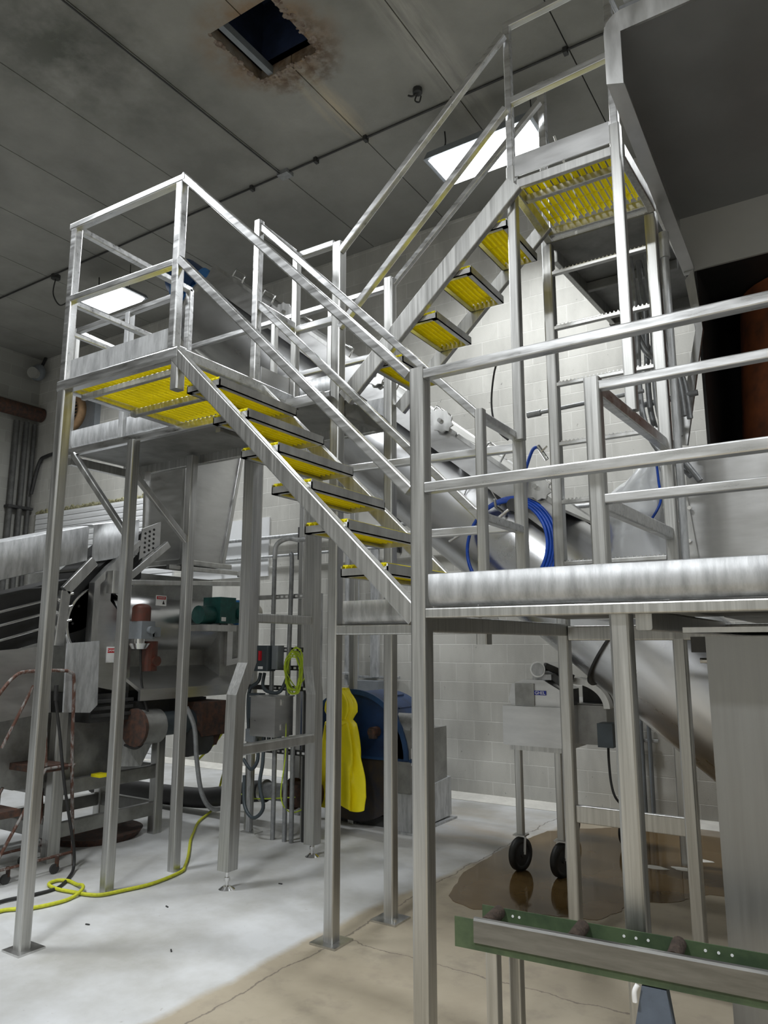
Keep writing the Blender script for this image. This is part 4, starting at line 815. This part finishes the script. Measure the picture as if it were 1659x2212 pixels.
# ================================================================ PIPE, PUMP, COAT
t = thing('drain_pipe', (-6.0,6.0,.25), 'black drain hose with grey pipe and rusty valve low behind the stand', 'pipe')
mb = MB(); mb.tube([(-8.0,6.0,.12),(-7.2,6.0,.12),(-6.3,6.0,.14),(-5.9,6.0,.19),(-5.50,6.0,.28),(-5.28,6.0,.31)],.105,16); mb.obj('rubber_hose', M['black'], t)
mb = MB(); mb.cyl((-5.30,6.0,.31),(-4.93,6.0,.32),.085,n=20); mb.obj('steel_pipe', M['flex'], t)
mb = MB(); mb.cyl((-5.32,6.0,.31),(-5.28,6.0,.31),.112,n=20); mb.obj('hose_clamp', M['ss'], t)
mb = MB(); mb.cyl((-4.95,6.0,.32),(-4.90,6.0,.32),.15,n=20); mb.cyl((-4.90,6.0,.32),(-4.72,6.0,.32),.12,n=20); mb.cyl((-4.72,6.0,.32),(-4.66,6.0,.32),.15,n=20); mb.bar((-4.81,6.0,.42),(-4.81,6.0,.62),.03,.03,up=(0,1,0)); mb.obj('valve', M['rust'], t)
t = thing('blue_pump', (-4.48,6.75,0), 'big round dark blue pump housing behind the yellow raincoat', 'pump')
ang = [PI*k/24 for k in range(25)]
cz = .67; cx = -4.48; R2 = .62
mb = MB(); mb.prism([(cx+R2*math.cos(a2), cz+R2*math.sin(a2)) for a2 in ang],'y',6.40,7.05,True); mb.obj('upper_casing', M['navy'], t)
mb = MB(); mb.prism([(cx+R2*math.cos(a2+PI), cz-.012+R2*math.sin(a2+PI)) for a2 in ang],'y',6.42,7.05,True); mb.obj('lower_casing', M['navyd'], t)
mb = MB(); mb.bar((cx-R2-.05,6.43,cz-.005),(cx+R2+.05,6.43,cz-.005),.06,.035); mb.obj('split_flange', M['rim'], t)
mb = MB()
pr = [(cx+(R2+.03)*math.cos(a2), cz+(R2+.03)*math.sin(a2)) for a2 in ang] + [(cx+(R2-.02)*math.cos(a2), cz+(R2-.02)*math.sin(a2)) for a2 in ang[::-1]]
mb.prism(pr,'y',6.38,6.41,True); mb.obj('rim', M['rim'], t)
mb = MB(); mb.cyl((-4.20,6.40,.92),(-4.20,6.30,.92),.05,n=16); mb.cyl((-4.20,6.33,.86),(-4.20,6.33,.95),.045,n=16); mb.obj('rusty_port', M['rust'], t)
for k,(x,z) in enumerate(((-4.28,1.25),(-4.12,1.14),(-4.0,1.02))):
    mb = MB(); mb.box((x-.06,6.6,z-.12),(x+.06,6.95,z)); mb.obj('cooling_rib', M['navy'], t)
mb = MB(); mb.box((-4.9,6.5,0),(-4.15,7.0,.10)); mb.obj('base', M['dark'], t)
t = thing('pump_guard', (-3.95,6.9,0), 'grey sheet-metal guard with a blue-lettered sticker beside the pump', 'guard')
mb = MB(); mb.prism([(6.40,.35),(6.40,.95),(6.52,1.10),(6.62,.93),(7.15,.93),(7.15,.35)],'x',-4.02,-3.82); mb.obj('upper_guard', M['sheetd'], t)
mb = MB(); mb.prism([(6.38,.02),(6.38,.36),(7.2,.42),(7.2,.04)],'x',-4.0,-3.80); mb.obj('lower_guard', M['galv'], t)
mb = MB(); mb.box((-4.02,6.36,0),(-3.76,7.25,.02)); mb.obj('base_angle', M['galv'], t)
mb = MB(); mb.box((-3.82,6.42,.62),(-3.816,6.66,.78)); st_ = mb.obj('sticker', M['label'], t)
text('SEL', .12, (-3.812,6.54,.70), (0,1,0), (0,0,1), M['inkblue'], st_)
mb = MB(); mb.box((-3.98,6.66,.93),(-3.84,6.80,.955)); mb.obj('red_cap', M['redp'], t)
# raincoat
t = thing('raincoat', (-4.44,6.25,.18), 'bright yellow raincoat hanging in front of the blue pump', 'raincoat')
mb = MB(); rows = 30; nn = 90; vs = []
for j in range(rows+1):
    f = j/rows; z = 1.34 - 1.12*f
    if f < .22: w = .05 + .11*math.sin(min(1,f/.16)*PI/2)
    elif f < .30: w = .16 - .05*math.sin((f-.22)/.08*PI)
    else: w = .15 + .10*((f-.30)/.7)**.8
    if f > .9: w -= .03*(f-.9)/.1
    for i in range(nn):
        a2 = 2*PI*i/nn; fold = 1 + (.13+.16*f)*math.sin(7*a2+f*2.5+.6*math.sin(f*9))+.07*math.sin(13*a2-f*5)
        vs.append((-4.50+.02*f + w*math.cos(a2)*fold, 6.20 + .09*math.sin(a2)*fold, z + (.03*math.sin(3*a2) if j == rows else 0)))
mb.add(vs, [(j*nn+i, j*nn+(i+1)%nn, (j+1)*nn+(i+1)%nn, (j+1)*nn+i) for j in range(rows) for i in range(nn)] + [tuple(range(nn))], True); mb.obj('coat_body', M['coat'], t)
mb = MB(); mb.tube([(-4.62,6.12,1.0),(-4.50,6.08,.985),(-4.38,6.12,1.03)],.022,8); mb.obj('collar', M['coat'], t)
mb = MB()
for k in range(8): mb.sphere((-4.47+.008*k,6.083-.004*k,.92-.085*k),.012,(1,.5,1),8,6)
mb.obj('snap_button', M['ink'], t)

# ================================================================ WHEELED MACHINE
t = thing('wheeled_machine', (-2.35,6.3,0), 'wheeled stainless machine with a blue name sticker standing in the puddle', 'machine')
mb = MB(); mb.box((-2.60,5.85,.965),(-2.10,7.20,1.275)); mb.obj('tank', M['sheet'], t)
mb = MB(); mb.box((-2.56,5.88,.925),(-2.12,7.15,.963)); mb.obj('underframe', M['ssp'], t)
hp = [(-2.565,1.32),(-2.535,1.45),(-2.43,1.485),(-2.26,1.485),(-2.115,1.405),(-2.115,1.275),(-2.53,1.275)]
mb = MB(); mb.prism(hp,'y',5.90,6.35); hd = mb.obj('hood', M['sheet'], t)
mb = MB(); mb.box((-2.50,5.885,1.28),(-2.335,5.90,1.455)); mb.obj('access_panel', M['sheetd'], t)
mb = MB(); mb.box((-2.335,5.892,1.365),(-2.235,5.90,1.40)); st_ = mb.obj('name_sticker', M['inkblue'], t)
text('GHEL', .036, (-2.285,5.890,1.382), (1,0,0), (0,0,1), M['label'], st_)
mb = MB(); mb.cyl((-2.30,5.90,1.57),(-2.30,6.35,1.57),.055,n=24); mb.cyl((-2.30,5.895,1.57),(-2.30,5.91,1.57),.065,n=24); mb.obj('gear_motor', M['chrome'], t)
mb = MB(); mb.cyl((-2.30,5.893,1.57),(-2.30,5.89,1.57),.052,n=24); mb.box((-2.36,5.93,1.485),(-2.20,6.3,1.53)); mb.obj('motor_face', M['galv'], t)
mb = MB(); mb.bar((-2.26,5.95,1.60),(-2.08,6.1,1.50),.06,.05); mb.bar((-2.2,5.98,1.52),(-2.1,5.98,1.44),.06,.06); mb.obj('belt_drive', M['dark'], t)
mb = MB(); n = 12
for w in ((6.15,6.25),(6.28,6.36)):
    pr = [(-2.10+.30*math.cos(a2), 1.26+.24*math.sin(a2)) for a2 in [PI*.5*k/n for k in range(n+1)]] + [(-2.10+.25*math.cos(a2), 1.26+.19*math.sin(a2)) for a2 in [PI*.5*k/n for k in range(n+1)][::-1]]
    mb.prism(pr,'y',w[0],w[1],True)
mb.obj('wheel_guard', M['ss'], t)
mb = MB(); mb.prism([(-2.10,1.27),(-2.10,1.46),(-1.98,1.42),(-1.86,1.27)],'y',6.4,6.5); mb.obj('inner_rotor', M['dark'], t)
mb = MB(); mb.box((-2.10,6.25,1.275),(-1.86,7.15,1.285)); mb.box((-2.10,6.25,.96),(-1.86,7.15,1.28)); mb.obj('side_box', M['sheetd'], t)
mb = MB(); mb.box((-1.86,5.98,.98),(-1.74,6.14,1.16)); mb.obj('switch_box', M['dkbox'], t)
mb = MB(); mb.tube([(-1.80,6.05,.98),(-1.80,6.05,.85),(-1.79,6.05,.70),(-1.76,6.05,.60),(-1.70,6.1,.52)],.010,8); mb.obj('power_cord', M['black'], t)
for x, y in ((-2.50,5.92),(-2.16,5.92),(-2.50,7.12),(-1.97,7.10)):
    mb = MB(); mb.bar((x,y,.27),(x,y,.93),.055,.055,up=(0,1,0)); lg = mb.obj('leg', M['ssp'], t)
    cs = bpy.data.objects.new('caster', None)
    mb = MB(); mb.box((x-.05,y-.05,.262),(x+.05,y+.05,.272)); mb.bar((x-.035,y,.27),(x-.035,y-.02,.125),.02,.008); mb.bar((x+.035,y,.27),(x+.035,y-.02,.125),.02,.008); fk = mb.obj('caster_fork', M['ss'], lg)
    bpy.data.objects.remove(cs)
    mb = MB(); d = V((math.cos(-.25),math.sin(-.25),0)); c = V((x,y-.02,.125)); mb.pipe(c-d*.024,c+d*.024,.125,.085,30); o2 = mb.obj('tyre', M['black'], lg)
    mb = MB(); mb.cyl(c-d*.015,c+d*.015,.086,n=24); mb.cyl(c-d*.03,c+d*.03,.02,n=12); mb.obj('wheel_hub', M['dark'], lg)

# puddle
random.seed(11)
pp = [(-2.72,5.12),(-2.86,5.6),(-2.88,6.4),(-2.78,7.2),(-2.55,7.45),(-2.3,7.7),(-2.05,8.02),(-1.4,8.08),(-.6,8.08),(-.5,7.0),(-.7,6.2),(-1.12,6.1),(-1.3,5.8),(-1.52,5.62),(-1.60,5.35),(-1.66,5.15),(-1.86,5.08),(-2.24,4.98),(-2.46,4.90),(-2.62,4.96)]
P2 = []
for i in range(len(pp)):
    a2 = V(pp[i]+(0,)); b3 = V(pp[(i+1)%len(pp)]+(0,)); L3 = (b3-a2).length; k_ = max(2,int(L3/.05))
    for k in range(k_):
        q = a2.lerp(b3,k/k_); am = .012 if i in (0,1,2) else .035
        P2.append((q.x+am*(noise.noise(q*7)+.5*noise.noise(q*23)), q.y+am*(noise.noise(q*7+V((9,3,1)))+.5*noise.noise(q*19))))
mb = MB(); mb.prism(P2,'z',.0005,.003); tag(mb.obj('puddle', M['water']), 'shallow brown puddle spreading under the wheeled machine', 'puddle', kind='stuff')
for i,(x,y) in enumerate(((-1.42,6.62),(-1.35,6.95),(-1.62,6.55))):
    mb = MB(); mb.prism([(x+.09*math.cos(a2)*(1+.3*math.sin(3*a2+i)),y+.05*math.sin(a2)) for a2 in [2*PI*k/12 for k in range(12)]],'z',.003,.006)
    tag(mb.obj('foam_patch', M['cove']), 'pale foam patch floating on the brown puddle', 'foam', 'foam patches on the puddle')

# ================================================================ GREEN ROLLER CONVEYOR
t = thing('roller_conveyor', (-1.0,2.65,0), 'low green roller conveyor with brown rollers crossing the bottom right corner', 'conveyor')
p0 = V((-1.315,2.590,0)); d = V((.997,.077,0)).normalized(); nrm = V((-d.y,d.x,0)); Lc = 1.55; Wc = .165
def oriented(mb, prof, s0, s1, off=0):   # prof (across, z)
    mb.sweep(prof, p0 + d*s0 + nrm*off, p0 + d*s1 + nrm*off, nrm, (0,0,1), False)
mb = MB(); oriented(mb, [(0,.70),(0,.80),(.004,.80),(.004,.704),(.03,.704),(.03,.70)], -.045, Lc); mb.obj('near_channel', M['green'], t)
mb = MB(); oriented(mb, [(Wc,.70),(Wc,.80),(Wc-.004,.80),(Wc-.004,.704),(Wc-.03,.704),(Wc-.03,.70)], 0, Lc); mb.cur = 0
far_mb = mb
mb = MB(); oriented(mb, [(.01,.712),(Wc-.01,.712),(Wc-.01,.716),(.01,.716)], .02, Lc); mb.obj('pan', M['green'], t)
mb = MB(); oriented(mb, [(-.006,.726),(-.006,.798),(-.002,.806),(.006,.809),(.006,.804),(.002,.801),(-.001,.797),(-.001,.726)], .03, Lc); mb.obj('guide_strip', M['strip'], t)
for k,s in enumerate((.07,.38,.70,1.02,1.34)):
    mb = MB(); c0 = p0 + d*s; mb.cyl(c0+nrm*.012+V((0,0,.787)), c0+nrm*(Wc-.012)+V((0,0,.787)), .024, n=18); rl = mb.obj('roller', M['brush'], t)
mb = far_mb; mb.cur = 1
for s in (.12,.145,.52,.56,.60,.78,.82,.86,.98,1.02):
    c0 = p0 + d*s + nrm*(Wc-.0045) + V((0,0,.778)); mb.cyl(c0, c0-nrm*.001, .005, n=8)
mb.obj('far_channel', [M['green'], M['label']], t)
for s, off in ((.09,.03),(.14,.13)):
    c0 = p0 + d*s + nrm*off; mb = MB(); mb.bar(c0, c0+V((0,0,.70)), .045, .045, up=(0,1,0)); mb.obj('leg', M['ssp'], t)
for s, off in ((1.45,.03),(1.45,.13)):
    c0 = p0 + d*s + nrm*off; mb = MB(); mb.bar(c0, c0+V((0,0,.70)), .045, .045, up=(0,1,0)); mb.obj('leg', M['ssp'], t)
c0 = p0 + d*.60
mb = MB(); q = [c0+d*.0+V((0,0,.695)), c0+d*.075+V((0,0,.695)), c0+d*.17+V((0,0,.0)), c0-d*.15+V((0,0,.0))]
mb.add(q + [v+nrm*.05 for v in q], [(0,1,2,3),(7,6,5,4),(0,4,5,1),(1,5,6,2),(2,6,7,3),(3,7,4,0)]); mb.obj('side_plate', M['tarp'], t)
mb = MB(); mb.tube([c0-d*.01-nrm*.01+V((0,0,.70)), c0-d*.02-nrm*.015+V((0,0,.68)), c0-d*.02-nrm*.015+V((0,0,.65))],.008,8); mb.obj('clip', M['label'], t)

# ================================================================ CABINET
t = thing('steel_cabinet', (.3,3.5,0), 'tall brushed stainless cabinet at the right edge under the platform', 'cabinet')
mb = MB(); mb.box((-.528,3.10,.0),(1.2,4.2,1.80)); mb.obj('cabinet_body', M['sheetv'], t)
mb = MB(); mb.box((-.60,3.06,1.815),(1.2,4.2,1.835)); mb.obj('top_flange', M['ss'], t)
mb = MB(); mb.box((-.585,3.12,1.74),(-.53,3.3,1.80)); mb.obj('hinge_block', M['dark'], t)
mb = MB(); mb.cyl((-.64,3.6,1.70),(-.528,3.6,1.70),.012,n=10); mb.cyl((-.60,3.6,1.70),(-.575,3.6,1.70),.026,n=6); mb.obj('side_bolt', M['chrome'], t)

# ================================================================ HOSE COIL
t = thing('hose_coil', (-2.38,5.5,2.2), 'hanging coil of bright blue hose behind the platform railing', 'hose')
mb = MB(); random.seed(5)
for k in range(4):
    ph = random.uniform(-.025,.025)
    mb.tube([(-2.38+(.345+.014*k)*math.cos(a2)+ph, 5.50+.018*k+.03*math.sin(a2), 2.545+(.37+.014*k)*math.sin(a2)) for a2 in [2*PI*i/14 for i in range(14)]], .0135, 8, closed=True, steps=4)
mb.obj('coil', M['hose'], t)
mb = MB(); mb.tube([(-2.27,5.47,2.90),(-2.22,5.50,3.04),(-2.19,5.52,3.17),(-2.13,5.52,3.31),(-2.075,5.52,3.33)],.0135,8); mb.obj('tail', M['hose'], t)
mb = MB(); mb.cyl((-2.085,5.52,3.34),(-2.02,5.54,3.22),.018,n=10); mb.bar((-2.05,5.5,3.28),(-2.0,5.5,3.32),.012,.012); mb.obj('valve', M['chrome'], t)
mb = MB(); mb.tube([(-2.58,5.44,2.66),(-2.30,5.44,2.84)],.013,8,steps=1); mb.obj('spray_wand', M['chrome'], t)
mb = MB(); mb.cyl((-2.27,5.40,2.86),(-2.27,5.62,2.86),.05,n=14); mb.obj('swivel', M['dark'], t)
mb = MB(); mb.tube([(-2.42,5.62,2.83),(-2.42,5.42,2.86),(-2.42,5.40,2.92)],.012,8,steps=1); mb.obj('hook', M['ss'], t)
mb = MB(); mb.tube([(-2.8,5.6,3.0),(-2.71,5.6,3.21),(-2.58,5.6,3.12),(-2.46,5.6,2.9)],.007,6,steps=1); mb.obj('bent_rod', M['ss'], screw)
mb = MB(); mb.cyl((-2.95,5.62,2.64),(-2.55,5.62,2.84),.012,n=8); mb.obj('latch_lever', M['ss'], screw)

# ================================================================ ROPES AND CORDS
mb = MB(); z = .016
mb.tube([(-4.8,2.6,z),(-4.93,2.9,z),(-5.057,3.116,z),(-4.932,3.269,z),(-4.882,3.444,z),(-4.90,3.56,z),(-4.935,3.655,.035),(-5.0,3.70,.04),(-5.12,3.74,z),(-5.251,3.76,z),(-5.33,3.72,z),(-5.30,3.63,z),(-5.149,3.60,z),(-4.99,3.62,z),(-4.87,3.64,z),(-4.77,3.69,z),(-4.72,3.83,z),(-4.665,4.063,z),(-4.71,4.373,z),(-4.80,4.50,z),(-5.0,4.72,z),(-5.27,4.988,z),(-5.40,5.12,z),(-5.553,5.296,z),(-5.857,5.655,z),(-6.1,6.1,.05),(-6.2,6.3,.3),(-6.1,6.3,.6),(-6.10,6.3,.9),(-6.3,6.3,.7),(-6.57,6.3,.48)],.0125,8)
tag(mb.obj('rope', M['rope']), 'yellow-green rope looped across the white floor at left', 'rope')
mb = MB(); mb.tube([(-5.0,2.7,z),(-5.15,2.95,z),(-5.232,3.218,z),(-5.178,3.424,z),(-5.183,3.628,z-.004),(-5.337,3.83,z),(-5.46,3.95,.04),(-5.5,3.97,.16),(-5.5,3.94,.286),(-5.5,3.847,.652),(-5.5,3.78,1.0),(-5.5,3.74,1.196),(-5.5,3.71,1.33)],.012,8)
mb.cyl((-5.5,3.71,1.33),(-5.5,3.705,1.45),.017,n=10)
tag(mb.obj('air_hose', M['black']), 'black air hose hanging by the rusty ladder and snaking on the floor', 'hose')
# small debris
random.seed(2)
for (x,y) in ((-4.95,4.5),(-4.2,3.8),(-3.9,4.6),(-4.4,3.3),(-3.6,3.3)):
    mb = MB(); a2 = random.random()*3; mb.bar((x,y,.004),(x+.03*math.cos(a2),y+.03*math.sin(a2),.004),.008,.007); tag(mb.obj('debris', M['dark']), 'tiny dark scrap lying on the white floor', 'debris', 'scraps on the floor')

# ================================================================ ROLLING LADDER
t = thing('rolling_ladder', (-5.75,3.7,0), 'rusty rolling step ladder with hooped handrails by the left edge', 'ladder')
for X in (-5.58,-6.0):
    mb = MB(); mb.tube([(X,3.02,.95),(X,3.16,1.20),(X,3.30,1.42),(X,3.40,1.53),(X,3.50,1.56),(X,3.80,1.56),(X,3.88,1.54),(X,3.92,1.46),(X,3.95,.85),(X,4.03,.02)],.014,8,steps=3); mb.obj('handrail', M['rustw'], t)
    mb = MB(); mb.tube([(X,3.30,.05),(X,3.56,.50),(X,3.72,.80),(X,3.98,.80)],.013,8,steps=1); mb.obj('step_rail', M['rustw'], t)
    mb = MB(); mb.tube([(X,3.05,.95),(X,3.05,.12),(X,4.03,.12)],.012,8,steps=1); mb.obj('base_tube', M['rustw'], t)
    mb = MB(); mb.tube([(X,3.34,1.0),(X,3.56,1.45)],.012,8,steps=1); mb.tube([(X,3.72,.82),(X,3.66,1.5)],.012,8,steps=1); mb.obj('brace', M['rustw'], t)
for k,(y0,z0) in enumerate(((3.22,.22),(3.36,.48),(3.66,.77))):
    mb = MB(); mb.box((-6.0,y0,z0),(-5.58,y0+.18 if k < 2 else y0+.26,z0+.05)); mb.obj('step', M['rust'], t)
for x,y in ((-5.62,3.50),(-5.55,3.86),(-5.98,3.50),(-5.98,3.86)):
    mb = MB(); mb.bar((x,y,.12),(x,y,.05),.03,.02,up=(0,1,0)); cf = mb.obj('caster_fork', M['rust'], t)
    mb = MB(); mb.cyl((x-.012,y-.02,.036),(x+.012,y-.02,.036),.036,n=18); mb.obj('caster_wheel', M['dark'], cf)

# ---------------------------------------------------------------- clean helper props
for o in bpy.data.objects:
    if '_w' in o.keys(): del o['_w']

# ================================================================ CAMERA
cd = bpy.data.cameras.new('camera'); cd.sensor_fit = 'VERTICAL'; cd.sensor_height = 36; cd.lens = 1604.2/2212*36; cd.clip_start = .05; cd.clip_end = 60
cam = bpy.data.objects.new('camera', cd); COL.objects.link(cam); cam.location = (0,0,1.77)
cam.rotation_euler = (math.radians(90+10.117),0,math.radians(32.757)); bpy.context.scene.camera = cam
w = bpy.data.worlds.new('world'); bpy.context.scene.world = w; w.use_nodes = True; w.node_tree.nodes['Background'].inputs[0].default_value = (.5,.55,.6,1); w.node_tree.nodes['Background'].inputs[1].default_value = .05
vs = bpy.context.scene.view_settings; vs.view_transform = 'Standard'; vs.look = 'None'; vs.gamma = 1; vs.use_curve_mapping = False; vs.exposure = .36
